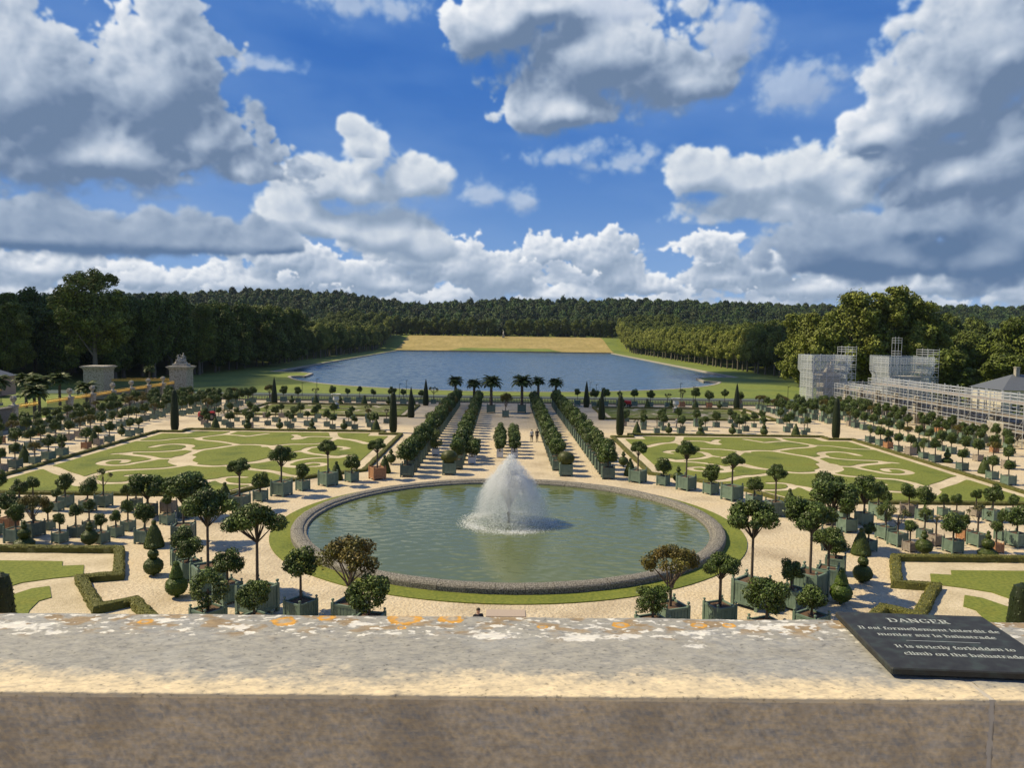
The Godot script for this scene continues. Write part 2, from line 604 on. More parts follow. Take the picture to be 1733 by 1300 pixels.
	M.red_paint = plain(lin(0.42, 0.02, 0.02), 0.4)
	M.rubber = plain(lin(0.02, 0.02, 0.02), 0.8)
	M.cloth = tinted(0.85)
	var net := plain(Color(0.80, 0.83, 0.86, 0.27), 0.9)
	net.transparency = BaseMaterial3D.TRANSPARENCY_ALPHA
	M.net = net
	# water: the basin's is murky and green, the lake's clear and ruffled
	var pond := plain(lin(0.092, 0.116, 0.046), 0.08)
	pond.metallic_specular = 0.36
	M.pond = pond
	var lake := plain(lin(0.040, 0.072, 0.092), 0.2)
	M.lake = lake
	var drop := plain(lin(0.95, 0.96, 0.97), 0.5)
	drop.backlight_enabled = true
	drop.backlight = lin(0.9, 0.92, 0.94)
	M.drop = drop

# ------------------------------------------------------------------ the setting

const POOL := Vector3(0, 0, -59.4)
const STROKES := [[0.55,28.5,-95.0,30.2,-98.1,30.8,-98.5,32.6,-99.3,34.5,-99.1,35.6,-97.8,36.5,-96.2,37.7,-94.4,37.8,-91.7,37.5,-88.5,36.6,-85.8,34.7,-84.1,33.3,-83.5,31.9,-83.3,30.7,-83.9,29.1,-85.5,28.1,-86.8,27.4,-88.9,27.0,-91.8,26.6,-93.0,28.5,-95.0],
[1.30,37.5,-89.0,36.9,-86.3,35.6,-84.7],
[0.50,35.2,-99.5,37.8,-101.5,39.7,-102.4,41.2,-103.2,42.1,-104.8,41.4,-106.7,40.4,-108.2,39.9,-109.4,39.8,-112.0],
[0.45,42.1,-104.8,44.0,-104.6,45.2,-103.5,46.3,-102.1,48.9,-101.6],
[0.50,39.6,-108.6,37.8,-108.0,36.3,-107.1,35.6,-108.2,34.4,-110.2],
[0.55,38.1,-93.8,39.8,-95.2,40.0,-96.8,40.7,-98.2,42.0,-98.9,43.2,-99.0,44.2,-98.0,44.6,-96.3],
[0.50,39.7,-94.9,40.8,-93.4,42.5,-92.6,44.8,-92.2,45.5,-91.0,45.0,-91.0,46.0,-91.1,46.5,-90.7],
[0.55,38.7,-87.9,40.1,-87.8,41.9,-89.2,43.7,-90.0,45.4,-90.8],
[0.50,40.0,-87.7,40.6,-85.8,41.2,-84.8,41.5,-83.8,42.4,-83.2,43.6,-83.3,44.8,-84.3,44.9,-85.9,44.1,-86.7,42.9,-86.3,42.6,-85.0],
[0.55,35.4,-83.4,36.6,-81.8,38.5,-81.0,39.8,-80.5,41.0,-80.1,41.7,-78.6,41.8,-77.1,41.4,-75.6,40.1,-74.2,38.8,-73.5,37.3,-73.7,36.7,-74.2,36.3,-75.4,35.9,-76.5,37.4,-77.7,38.3,-77.4],
[0.60,36.3,-75.4,36.6,-74.5,36.9,-73.7],
[0.80,41.5,-75.8,42.4,-75.7,44.1,-77.2,45.8,-78.6,47.7,-80.5,48.9,-81.5,49.7,-81.6],
[0.90,41.5,-75.8,41.8,-74.7,40.4,-72.7],
[0.55,30.6,-83.6,29.0,-82.8,27.6,-81.9,26.6,-81.3,25.3,-80.9,25.9,-81.2,24.2,-80.1,22.9,-78.7,21.9,-78.2],
[0.45,26.6,-77.2,27.7,-77.4,28.5,-76.8,28.5,-75.8,27.5,-74.3,25.8,-73.7,24.7,-73.8],
[0.60,28.6,-76.0,29.5,-75.2,29.7,-73.3,30.2,-72.0],
[0.60,18.6,-101.5,21.2,-104.8,23.1,-105.9,24.4,-108.3,25.2,-111.3,25.7,-112.6],
[0.50,24.1,-107.0,26.4,-107.7,28.0,-107.3,28.4,-105.4,29.1,-104.8,29.3,-107.4,30.3,-109.2],
[0.50,31.0,-97.8,28.4,-100.0,26.7,-100.3,24.5,-101.3,23.8,-104.6,23.7,-106.2],
[0.50,25.9,-94.0,25.2,-94.9,25.2,-96.7,24.6,-97.9,23.1,-98.6,21.4,-98.4,20.3,-97.2,20.7,-96.2],
[0.50,25.0,-94.2,23.8,-92.7,22.6,-92.0,20.4,-90.8,18.8,-91.4],
[0.50,18.4,-91.3,19.5,-91.6,19.9,-90.0,21.8,-89.8,23.4,-88.7,24.3,-87.3,24.6,-85.8,24.6,-84.5,23.6,-83.9],
[0.45,23.0,-83.2,23.8,-83.4,24.8,-84.2],
[0.45,22.5,-85.4,22.0,-86.3,20.9,-86.0,20.4,-85.2,20.7,-84.1,21.5,-83.8],
[0.50,29.0,-85.3,28.0,-86.0,27.3,-87.3,27.2,-88.4,25.9,-87.2,24.5,-85.8]]

func sheet(x0: float, z0: float, x1: float, z1: float, y: float) -> ArrayMesh:
	var b := MB.new()
	b.quad(Vector3(x0, y, z0), Vector3(x1, y, z0), Vector3(x1, y, z1), Vector3(x0, y, z1), Vector3.UP)
	return b.mesh()

func flat_polygon(poly: PackedVector2Array, y: float, thick := 0.0) -> ArrayMesh:
	var b := MB.new()
	var t := Geometry2D.triangulate_polygon(poly)
	for i in range(0, t.size(), 3):
		var q := []
		for k in 3:
			q.append(Vector3(poly[t[i + k]].x, y, poly[t[i + k]].y))
		b.tri(q[0], q[1], q[2], Vector3.UP, Vector3.UP, Vector3.UP)
	if thick > 0.0:
		var ccw := 1.0 if Geometry2D.is_polygon_clockwise(poly) else -1.0
		for i in poly.size():
			var p := poly[i]
			var q := poly[(i + 1) % poly.size()]
			var d := (q - p).normalized()
			var nn := Vector3(-d.y, 0, d.x) * ccw
			b.quad(Vector3(p.x, y, p.y), Vector3(q.x, y, q.y), Vector3(q.x, y - thick, q.y), Vector3(p.x, y - thick, p.y), nn)
	return b.mesh()

func land(x: float, z: float) -> float:
	# height of the park beyond the garden
	var y := -0.6
	if z < -165.0:
		y = lerpf(-0.6, -6.0, smoothstep(-165.0, -250.0, z))
	var side := smoothstep(150.0, 230.0, absf(x)) * smoothstep(-230.0, -300.0, z)
	y += side * 2.5
	if z < -838.0:
		var up := smoothstep(-838.0, -975.0, z)
		y += up * 15.5
		var hill := clampf((-z - 985.0) / 470.0, 0.0, 1.0)
		hill = hill * hill * (3.0 - 2.0 * hill)
		y += hill * (ridge(x) - 9.0)
	return y

func ridge(x: float) -> float:
	var pts := [[-1500, 50], [-900, 50], [-620, 58], [-430, 70], [-330, 65], [-153, 49], [20, 60], [150, 61], [300, 58], [515, 54], [800, 56], [1500, 60]]
	for i in pts.size() - 1:
		if x <= pts[i + 1][0]:
			return lerpf(pts[i][1], pts[i + 1][1], smoothstep(pts[i][0], pts[i + 1][0], x))
	return 66.0

func build_ground() -> void:
	setting("garden_gravel", sheet(-76, -165, 76, -2, 0.0), M.sand)
	# terrain round the garden and the lake
	var b := MB.new()
	var step := 15.0
	for i in range(-100, 100):
		for j in range(0, 120):
			var x0 := i * step
			var z0 := -j * step
			var x1 := x0 + step
			var z1 := z0 - step
			if absf(x0 + step * 0.5) < 75.0 and z1 > -166.0:
				continue
			if absf(x0 + step * 0.5) < 150.0 and z1 < -254.0 and z1 > -841.0:
				continue
			if absf(x0) > 260.0 + absf(z0) * 0.85:
				continue
			var p := [Vector3(x0, land(x0, z0), z0), Vector3(x1, land(x1, z0), z0), Vector3(x1, land(x1, z1), z1), Vector3(x0, land(x0, z1), z1)]
			var nn := []
			for q: Vector3 in p:
				nn.append(Vector3(land(q.x - 2, q.z) - land(q.x + 2, q.z), 4.0, land(q.x, q.z - 2) - land(q.x, q.z + 2)).normalized())
			b.quad_s(p[0], p[1], p[2], p[3], nn[0], nn[1], nn[2], nn[3])
	setting("park_terrain", b.mesh(), M.park)
	# lake outline, right half, from the near middle round to the far middle
	var half := PackedVector2Array()
	for k in 13:
		var a := k / 12.0 * 1.25
		half.append(Vector2(95.0 * sin(a) / sin(1.25), -340.0 + 68.0 * (cos(a) - cos(1.25)) / (1.0 - cos(1.25))))
	for k in range(1, 8):
		var a := -0.3 + k / 8.0 * 2.6
		half.append(Vector2(92.5 + 4.0 * cos(a), -345.0 - 5.0 * sin(a)))
	half.append(Vector2(91.0, -352.0))
	half.append(Vector2(93.0, -372.0))
	half.append(Vector2(101.0, -381.0))
	half.append(Vector2(116.0, -383.0))
	half.append(Vector2(116.0, -838.0))
	half.append(Vector2(0.0, -838.0))
	var lawn := PackedVector2Array([Vector2(0, -255), Vector2(150, -255), Vector2(150, -840), Vector2(0, -840)])
	lawn.append_array(PackedVector2Array())
	var ring := PackedVector2Array()
	for i in half.size():
		ring.append(half[half.size() - 1 - i])
	# lawn round the lake: two halves, each with the lake cut out
	for s in [1.0, -1.0]:
		var poly := PackedVector2Array()
		for q in lawn:
			poly.append(Vector2(q.x * s, q.y))
		for q in ring:
			poly.append(Vector2(q.x * s, q.y))
		setting("lakeside_lawn", flat_polygon(poly, -6.0), M.park)
	var water := PackedVector2Array()
	for q in half:
		water.append(Vector2(q.x + 0.2, q.y))
	for q in ring:
		if q.x > 0.01:
			water.append(Vector2(-q.x - 0.2, q.y))
	setting("lake_bed", flat_polygon(water, -7.6), plain(lin(0.05, 0.06, 0.05), 0.9))
	# wind-ruffled surface: small real waves, running under the kerb
	var wv := MB.new()
	var wr := RandomNumberGenerator.new()
	wr.seed = 5
	var cx := 1.75
	var cz := 0.85
	var wx := 134
	var wz := 682
	var hts := PackedFloat32Array()
	for i in (wx + 1) * (wz + 1):
		hts.append(wr.randf_range(-0.075, 0.075))
	for j in wz:
		for i in wx:
			var x0 := -117.5 + i * cx
			var z0 := -263.0 - j * cz
			if not Geometry2D.is_point_in_polygon(Vector2(x0 + cx * 0.5, z0 - cz * 0.5) * Vector2(0.985, 1.0) + Vector2(0, -2.0 if z0 > -380.0 else 0.0), water):
				continue
			var q := [Vector3(x0, hts[j * (wx + 1) + i] - 6.75, z0), Vector3(x0 + cx, hts[j * (wx + 1) + i + 1] - 6.75, z0), Vector3(x0 + cx, hts[(j + 1) * (wx + 1) + i + 1] - 6.75, z0 - cz), Vector3(x0, hts[(j + 1) * (wx + 1) + i] - 6.75, z0 - cz)]
			var na: Vector3 = (q[1] - q[0]).cross(q[2] - q[0]).normalized()
			var nb: Vector3 = (q[2] - q[0]).cross(q[3] - q[0]).normalized()
			na = na if na.y > 0.0 else -na
			nb = nb if nb.y > 0.0 else -nb
			wv.tri(q[0], q[1], q[2], na, na, na)
			wv.tri(q[0], q[2], q[3], nb, nb, nb)
	setting("lake_water", wv.mesh(), M.lake)
	# pale stone kerb along the shore
	for s in [1.0, -1.0]:
		var kb := MB.new()
		for i in half.size() - 1:
			var p := Vector3(half[i].x * s, -6.0, half[i].y)
			var q := Vector3(half[i + 1].x * s, -6.0, half[i + 1].y)
			var d := (q - p).normalized()
			var side: Vector3 = Vector3(-d.z, 0, d.x) * -s
			kb.quad(p + Vector3.UP * 0.12 - side * 0.9, q + Vector3.UP * 0.12 - side * 0.9, q + Vector3.UP * 0.12 + side * 0.4, p + Vector3.UP * 0.12 + side * 0.4, Vector3.UP)
			kb.quad(p + Vector3.UP * 0.12 + side * 0.4, q + Vector3.UP * 0.12 + side * 0.4, q + Vector3.DOWN * 1.2 + side * 0.4, p + Vector3.DOWN * 1.2 + side * 0.4, side)
			kb.quad(p + Vector3.UP * 0.12 - side * 0.9, q + Vector3.UP * 0.12 - side * 0.9, q + Vector3.DOWN * 0.3 - side * 0.9, p + Vector3.DOWN * 0.3 - side * 0.9, -side)
		setting("lake_kerb", kb.mesh(), M.stone)
	# dry meadow rising behind the lake
	var md := MB.new()
	for i in range(-8, 8):
		for j in 14:
			var x0 := i * 15.0
			var z0 := -840.5 - j * 10.0
			var p := []
			for q in [[x0, z0], [x0 + 15.0, z0], [x0 + 15.0, z0 - 10.0], [x0, z0 - 10.0]]:
				p.append(Vector3(q[0], land(q[0], q[1]) + 0.35, q[1]))
			md.quad(p[0], p[1], p[2], p[3], Vector3(0, 0.99, 0.1).normalized())
	setting("dry_meadow", md.mesh(), M.meadow)
	var gs := MB.new()
	for j in 3:
		var z0 := -842.0 - j * 10.0
		var w0 := 62.0 - j * 4.0
		gs.quad(Vector3(-w0, land(0, z0) + 0.6, z0), Vector3(w0, land(0, z0) + 0.6, z0), Vector3(w0 - 4, land(0, z0 - 10) + 0.6, z0 - 10), Vector3(-w0 + 4, land(0, z0 - 10) + 0.6, z0 - 10), Vector3(0, 0.99, 0.1).normalized())
	setting("mown_strip", gs.mesh(), M.park)

func seg_dist(p: Vector2, a: Vector2, b: Vector2) -> float:
	var ab := b - a
	return p.distance_to(a + ab * clampf((p - a).dot(ab) / maxf(ab.length_squared(), 1e-6), 0.0, 1.0))

func cut_lawn(rect: Rect2, cell: float, field: PackedFloat32Array, nx: int, nz: int, sx: float) -> ArrayMesh:
	# turf where the field is positive, raised a little, with its cut edge
	var b := MB.new()
	var top := 0.055
	for j in nz - 1:
		for i in nx - 1:
			var f := [field[j * nx + i], field[j * nx + i + 1], field[(j + 1) * nx + i + 1], field[(j + 1) * nx + i]]
			if f[0] <= 0.0 and f[1] <= 0.0 and f[2] <= 0.0 and f[3] <= 0.0:
				continue
			var x0 := rect.position.x + i * cell
			var z0 := rect.position.y + j * cell
			var q := [Vector2(x0, z0), Vector2(x0 + cell, z0), Vector2(x0 + cell, z0 + cell), Vector2(x0, z0 + cell)]
			var out := PackedVector2Array()
			var cuts := PackedVector2Array()
			for k in 4:
				var m := (k + 1) % 4
				if f[k] > 0.0:
					out.append(q[k])
				if (f[k] > 0.0) != (f[m] > 0.0):
					var t: float = f[k] / (f[k] - f[m])
					var p: Vector2 = q[k].lerp(q[m], t)
					out.append(p)
					cuts.append(p)
			for k in range(1, out.size() - 1):
				b.tri(Vector3(out[0].x * sx, top, out[0].y), Vector3(out[k].x * sx, top, out[k].y), Vector3(out[k + 1].x * sx, top, out[k + 1].y), Vector3.UP, Vector3.UP, Vector3.UP)
			if cuts.size() == 2:
				var mid := (cuts[0] + cuts[1]) * 0.5
				var cen := Vector2.ZERO
				for p in out:
					cen += p
				cen /= out.size()
				var d := (cuts[1] - cuts[0]).orthogonal().normalized()
				if d.dot(mid - cen) < 0.0:
					d = -d
				b.quad(Vector3(cuts[0].x * sx, top, cuts[0].y), Vector3(cuts[1].x * sx, top, cuts[1].y), Vector3(cuts[1].x * sx, 0.0, cuts[1].y), Vector3(cuts[0].x * sx, 0.0, cuts[0].y), Vector3(d.x * sx, 0, d.y))
	return b.mesh()

func stamp(field: PackedFloat32Array, rect: Rect2, cell: float, nx: int, nz: int, a: Vector2, bb: Vector2, w: float) -> void:
	var r := w + cell * 2.0
	var i0 := maxi(0, int((minf(a.x, bb.x) - r - rect.position.x) / cell))
	var i1 := mini(nx - 1, int((maxf(a.x, bb.x) + r - rect.position.x) / cell) + 1)
	var j0 := maxi(0, int((minf(a.y, bb.y) - r - rect.position.y) / cell))
	var j1 := mini(nz - 1, int((maxf(a.y, bb.y) + r - rect.position.y) / cell) + 1)
	for j in range(j0, j1 + 1):
		for i in range(i0, i1 + 1):
			var d := seg_dist(Vector2(rect.position.x + i * cell, rect.position.y + j * cell), a, bb) - w
			if d < field[j * nx + i]:
				field[j * nx + i] = d

func smooth_line(pts: Array) -> Array:
	# Catmull-Rom through the points
	var out := []
	for i in pts.size() - 1:
		var p0: Vector2 = pts[maxi(i - 1, 0)]
		var p1: Vector2 = pts[i]
		var p2: Vector2 = pts[i + 1]
		var p3: Vector2 = pts[mini(i + 2, pts.size() - 1)]
		for k in 4:
			out.append(p1.cubic_interpolate(p2, p0, p3, k / 4.0))
	out.append(pts[-1])
	return out

func build_parterres() -> void:
	# middle pair: turf cut by scrolls of pale gravel
	var cell := 0.28
	var rect := Rect2(16.2, -112.6, 33.2, 43.4)
	var nx := int(rect.size.x / cell) + 1
	var nz := int(rect.size.y / cell) + 1
	var lines := []
	for s: Array in STROKES:
		var pts := []
		for i in range(1, s.size(), 2):
			pts.append(Vector2(s[i], s[i + 1]))
		lines.append([s[0], smooth_line(pts)])
	for sx in [-1.0, 1.0]:
		var field := PackedFloat32Array()
		field.resize(nx * nz)
		for j in nz:
			for i in nx:
				var x := rect.position.x + i * cell
				var z := rect.position.y + j * cell
				var d := minf(minf(x - 16.9, 48.9 - x), minf(z + 111.9, -69.7 - z))
				d = minf(d, Vector2(x, z).distance_to(Vector2(POOL.x, POOL.z)) - 28.3)
				d = minf(d, maxf(absf(x - 16.7) - 3.2, absf(z + 113.4) - 4.4))
				d = minf(d, maxf(absf(x - 48.4) - 3.2, absf(z + 113.4) - 4.4))
				field[j * nx + i] = minf(d, 3.0)
		for l in lines:
			for k in l[1].size() - 1:
				stamp(field, rect, cell, nx, nz, l[1][k], l[1][k + 1], l[0])
		setting("parterre_lawn", cut_lawn(rect, cell, field, nx, nz, sx), M.lawn)
		# far pair: the same scrolls, closer set
		var far := Rect2(18.0, -154.0, 29.6, 19.8)
		var fx := int(far.size.x / cell) + 1
		var fz := int(far.size.y / cell) + 1
		var ff := PackedFloat32Array()
		ff.resize(fx * fz)
		for j in fz:
			for i in fx:
				var x := far.position.x + i * cell
				var z := far.position.y + j * cell
				ff[j * fx + i] = minf(minf(minf(x - 18.9, 46.6 - x), minf(z + 153.2, -135.4 - z)), 3.0)
		for l in lines:
			for k in l[1].size() - 1:
				var m := func(p: Vector2) -> Vector2: return Vector2(18.5 + (p.x - 16.5) * 0.88, -144.2 + (p.y + 91.3) * 0.44)
				stamp(ff, far, cell, fx, fz, m.call(l[1][k]), m.call(l[1][k + 1]), l[0] * 0.8)
		setting("parterre_lawn", cut_lawn(far, cell, ff, fx, fz, sx), M.lawn)
		# near pair, only partly in view
		var mid := PackedVector2Array()
		for p in [[42, -48.6], [28.5, -48.5], [28.0, -47.55], [26.75, -47.75], [25.7, -45.75], [27.2, -45.1], [28.5, -44.3], [29.0, -42.9], [31, -41.2], [33, -40.4], [42, -40.2]]:
			mid.append(Vector2(p[0] * sx, p[1]))
		setting("parterre_lawn", flat_polygon(mid, 0.055, 0.055), M.lawn)
		var low := PackedVector2Array()
		for p in [[26.55, -43.75], [25.36, -41.9], [25.7, -41.3], [25.35, -39.9], [24.0, -37.0], [26.5, -35.6], [30, -38], [28.4, -40.6], [27.3, -43.3]]:
			low.append(Vector2(p[0] * sx, p[1]))
		setting("parterre_lawn", flat_polygon(low, 0.055, 0.055), M.lawn)
		# pale gravel inside the clipped edging
		var pm := PackedVector2Array()
		for k in 17:
			var a := lerpf(asin(15.3 / 26.8), acos(8.9 / 26.8), k / 16.0)
			pm.append(Vector2(sin(a) * 26.8 * sx, POOL.z - cos(a) * 26.8))
		pm.append(Vector2(50.3 * sx, -68.3))
		pm.append(Vector2(50.3 * sx, -110.6))
		pm.append(Vector2(46.9 * sx, -110.6))
		pm.append(Vector2(46.9 * sx, -113.4))
		pm.append(Vector2(18.2 * sx, -113.4))
		pm.append(Vector2(18.2 * sx, -110.6))
		pm.append(Vector2(15.3 * sx, -110.6))
		setting("parterre_gravel", flat_polygon(pm, 0.006), M.path)
		hedge(pm, true, 0.30, 0.55, "low clipped box edging round the scrolled lawn on the %s" % side_word(sx))
		var pf := PackedVector2Array([Vector2(17.6 * sx, -134.2), Vector2(48.0 * sx, -134.2), Vector2(48.0 * sx, -154.4), Vector2(17.6 * sx, -154.4)])
		setting("parterre_gravel", flat_polygon(pf, 0.006), M.path)
		hedge(pf, true, 0.30, 0.55, "low clipped box edging round the far %s lawn with the white urn" % side_word(sx))
		var pn := PackedVector2Array()
		for p in [[45, -50.7], [26, -50.7], [23.3, -45.2], [25.3, -44.7], [21.7, -39.8], [20.4, -41.0], [17.0, -37.0], [16.0, -28.0], [45, -28.0]]:
			pn.append(Vector2(p[0] * sx, p[1]))
		setting("parterre_gravel", flat_polygon(pn, 0.006), M.path)
		hedge(pn, false, 0.42, 0.6, "yellow-green stepped box edging by the %s foreground lawn" % side_word(sx))

func side_word(sx: float) -> String:
	return "left" if sx < 0.0 else "right"

func hedge(poly: PackedVector2Array, closed: bool, h: float, w: float, label: String) -> void:
	# clipped edging: wavy top and sides, mitred corners
	var rough := noise(41, 0.9, 3)
	var b := MB.new()
	var n := poly.size()
	var line := []
	for i in (n if closed else n - 1):
		var p := poly[i]
		var q := poly[(i + 1) % n]
		var steps := maxi(1, int(p.distance_to(q) / 0.45))
		for k in steps:
			line.append(p.lerp(q, float(k) / steps))
	line.append(poly[0] if closed else poly[n - 1])
	var rows := []
	for i in line.size():
		var prev: Vector2 = line[i - 1] if i > 0 else (line[line.size() - 2] if closed else line[0])
		var next: Vector2 = line[i + 1] if i < line.size() - 1 else (line[1] if closed else line[i])
		var p: Vector2 = line[i]
		var d0 := (p - prev).normalized()
		var d1 := (next - p).normalized()
		if d0 == Vector2.ZERO:
			d0 = d1
		if d1 == Vector2.ZERO:
			d1 = d0
		var m := (d0.orthogonal() + d1.orthogonal()).normalized()
		m /= maxf(0.5, m.dot(d0.orthogonal()))
		var row := []
		for o in [[-0.52, 0.0], [-0.50, 0.8], [-0.36, 1.0], [0.36, 1.0], [0.50, 0.8], [0.52, 0.0]]:
			var c: Vector2 = p + m * o[0] * w
			var r := rough.get_noise_3d(c.x * 2.0, o[1] * 3.0, c.y * 2.0)
			c += m * r * 0.10 * signf(o[0])
			row.append(Vector3(c.x, o[1] * h + (r * 0.05 if o[1] > 0.0 else 0.0), c.y))
		rows.append(row)
	for i in rows.size() - 1:
		for k in 5:
			var a: Vector3 = rows[i][k]
			var c: Vector3 = rows[i][k + 1]
			var d: Vector3 = rows[i + 1][k + 1]
			var e: Vector3 = rows[i + 1][k]
			var nn := (c - a).cross(e - a).normalized()
			var mid: Vector3 = (rows[i][0] + rows[i][5]) * 0.5
			if nn.dot((a + c) * 0.5 - mid) < 0.0:
				nn = -nn
			b.quad(a, c, d, e, nn)
	# a skin of small leaves
	var rng := RandomNumberGenerator.new()
	rng.seed = 90
	var skin := MB.new()
	for i in rows.size() - 1:
		var mid: Vector3 = (rows[i][0] + rows[i][5]) * 0.5
		for k in 5:
			for e in int((10 if h > 0.35 else 4) * (1.6 if k == 2 else 1.0)):
				var u := rng.randf()
				var w2 := rng.randf()
				var p: Vector3 = rows[i][k].lerp(rows[i][k + 1], u).lerp(rows[i + 1][k].lerp(rows[i + 1][k + 1], u), w2)
				var nn: Vector3 = ((p - mid) * Vector3(1, 0.6, 1) + Vector3.UP * 0.1 + rand_dir(rng) * 0.45).normalized()
				var g := rng.randf_range(0.55, 1.35)
				skin.col = Color(0.12, 0.125, 0.018).lerp(Color(0.19, 0.165, 0.028), rng.randf()) * g
				skin.leaf(p + nn * 0.012, nn, nn.cross(rand_dir(rng)).normalized(), 0.10, 0.065)
	var o := single("box_hedge", b.mesh(), M.hedge, label, "hedge")
	part("leaves", skin.mesh(), M.leaf, o).set_meta("kind", "stuff")

func build_basin() -> void:
	var grass := MB.new()
	for k in 96:
		var a0 := TAU * k / 96
		var a1 := TAU * (k + 1) / 96
		var d0 := Vector3(cos(a0), 0, sin(a0))
		var d1 := Vector3(cos(a1), 0, sin(a1))
		grass.quad(POOL + d0 * 16.2 + Vector3.UP * 0.06, POOL + d1 * 16.2 + Vector3.UP * 0.06, POOL + d1 * 17.9 + Vector3.UP * 0.06, POOL + d0 * 17.9 + Vector3.UP * 0.06, Vector3.UP)
		grass.quad(POOL + d0 * 17.9 + Vector3.UP * 0.06, POOL + d1 * 17.9 + Vector3.UP * 0.06, POOL + d1 * 17.9, POOL + d0 * 17.9, d0)
	setting("basin_turf", grass.mesh(), M.lawn)
	# water with real ripples: wind waves and rings spreading from the fountain
	var water := MB.new()
	var wn := noise(64, 1.15, 3)
	var wave := func(x: float, z: float) -> float:
		var r := sqrt(x * x + z * z)
		var fall := exp(-absf(r - 3.4) * 0.22)
		return wn.get_noise_2d(x * 0.55, z * 1.25) * 0.020 + sin(r * 7.0 + wn.get_noise_2d(x, z) * 4.0) * 0.006 * fall
	var cell := 0.17
	var wc := int(15.5 / cell) + 1
	var hs := {}
	for j in range(-wc, wc + 1):
		for i in range(-wc, wc + 1):
			hs[Vector2i(i, j)] = wave.call(i * cell, j * cell)
	for j in range(-wc, wc):
		for i in range(-wc, wc):
			if Vector2(i + 0.5, j + 0.5).length() * cell > 15.55:
				continue
			var p := []
			var nn := []
			for o in [Vector2i(i, j), Vector2i(i + 1, j), Vector2i(i + 1, j + 1), Vector2i(i, j + 1)]:
				p.append(POOL + Vector3(o.x * cell, 0.16 + hs[o], o.y * cell))
				var gx: float = hs.get(o + Vector2i(1, 0), hs[o]) - hs.get(o - Vector2i(1, 0), hs[o])
				var gz: float = hs.get(o + Vector2i(0, 1), hs[o]) - hs.get(o - Vector2i(0, 1), hs[o])
				nn.append(Vector3(-gx, cell * 2.0, -gz).normalized())
			water.quad_s(p[0], p[1], p[2], p[3], nn[0], nn[1], nn[2], nn[3])
	setting("basin_water", water.mesh(), M.pond)
	var basin := thing("fountain_basin", "round stone basin rim with lichen-grey coping around green fountain water", "fountain basin", POOL)
	# coping: sixty separate weathered blocks
	var prof := [Vector2(16.42, -0.02), Vector2(16.42, 0.34), Vector2(16.36, 0.44), Vector2(16.2, 0.52), Vector2(15.95, 0.55), Vector2(15.72, 0.53), Vector2(15.56, 0.46), Vector2(15.5, 0.36), Vector2(15.3, 0.33), Vector2(15.26, 0.26), Vector2(15.25, 0.10)]
	var variants := []
	for vv in 4:
		var b := MB.new()
		var rough := noise(50 + vv, 1.6, 4)
		var span := TAU / 60.0 * 0.988
		var seg := 5
		for i in prof.size() - 1:
			for k in seg:
				var q := []
				for s in [[i, k], [i + 1, k], [i + 1, k + 1], [i, k + 1]]:
					var a: float = (float(s[1]) / seg - 0.5) * span
					var p: Vector2 = prof[s[0]]
					var w := Vector3(cos(a) * p.x, p.y, sin(a) * p.x)
					if s[0] > 0 and s[0] < prof.size() - 1:
						w += Vector3(cos(a), 0.7, sin(a)) * rough.get_noise_3dv(w * 1.5) * 0.035
					q.append(w)
				var t: Vector2 = prof[i + 1] - prof[i]
				var nn := Vector3(t.y, -t.x, 0).normalized()
				b.quad(q[0], q[1], q[2], q[3], nn)
		for e in [-0.5, 0.5]:
			var a: float = e * span
			var cen := Vector3(cos(a) * 15.85, 0.2, sin(a) * 15.85)
			for i in prof.size() - 1:
				b.tri(cen, Vector3(cos(a) * prof[i].x, prof[i].y, sin(a) * prof[i].x), Vector3(cos(a) * prof[i + 1].x, prof[i + 1].y, sin(a) * prof[i + 1].x), Vector3(-sin(a), 0, cos(a)) * signf(e), Vector3(-sin(a), 0, cos(a)) * signf(e), Vector3(-sin(a), 0, cos(a)) * signf(e))
		variants.append(b.mesh())
	for k in 60:
		part("coping_stone", variants[(k * 7 + k / 5) % 4], M.oldstone, basin, Transform3D(Basis(Vector3.UP, TAU * k / 60.0), Vector3(0, (k * 37 % 5) * 0.004, 0)))
	# fountain
	var f := thing("fountain", "white spray fountain rising from the middle of the round basin", "fountain", POOL + Vector3(0, 0.16, 0))
	var nz := MB.new()
	nz.lathe([Vector2(0.10, -0.25), Vector2(0.10, 0.55), Vector2(0.16, 0.6), Vector2(0.16, 0.72), Vector2(0.11, 0.82), Vector2(0.0, 0.84)], 12)
	part("nozzle", nz.mesh(), M.iron, f)
	var rng := RandomNumberGenerator.new()
	rng.seed = 404
	var dm := MB.new()
	dm.ball(Vector3.ZERO, Vector3.ONE, 5, 3)
	var drop := dm.mesh()
	var places := []
	var jets := 560
	for k in jets:
		var th := deg_to_rad(19.0) * pow(rng.randf(), 0.75)
		var ph := rng.randf() * TAU
		var sp := lerpf(9.2, 6.9, clampf(th / deg_to_rad(17.0), 0.0, 1.0)) * rng.randf_range(0.93, 1.04)
		var vel := Vector3(sin(th) * cos(ph), cos(th), sin(th) * sin(ph)) * sp
		var flight := (vel.y + sqrt(vel.y * vel.y + 2.0 * 9.8 * 0.8)) / 9.8
		for i in 330:
			var t := flight * pow(rng.randf(), 0.62)
			var p := Vector3(0, 0.82, 0) + vel * t + Vector3(0, -4.9 * t * t, 0)
			var sc := 0.05 + 0.30 * pow(t / flight, 1.2)
			p += Vector3(rng.randfn(), rng.randfn() * 0.8, rng.randfn()) * 0.55 * sc
			p.x += t * t * 0.10
			if p.y < 0.01:
				continue
			var r := rng.randf_range(0.006, 0.0125) * (1.25 - 0.45 * t / flight)
			places.append(Transform3D(Basis.from_scale(Vector3(r, r * rng.randf_range(1.0, 2.2), r)), p))
	copies("spray", drop, M.drop, places, f)
	# churned foam where the spray falls back
	places = []
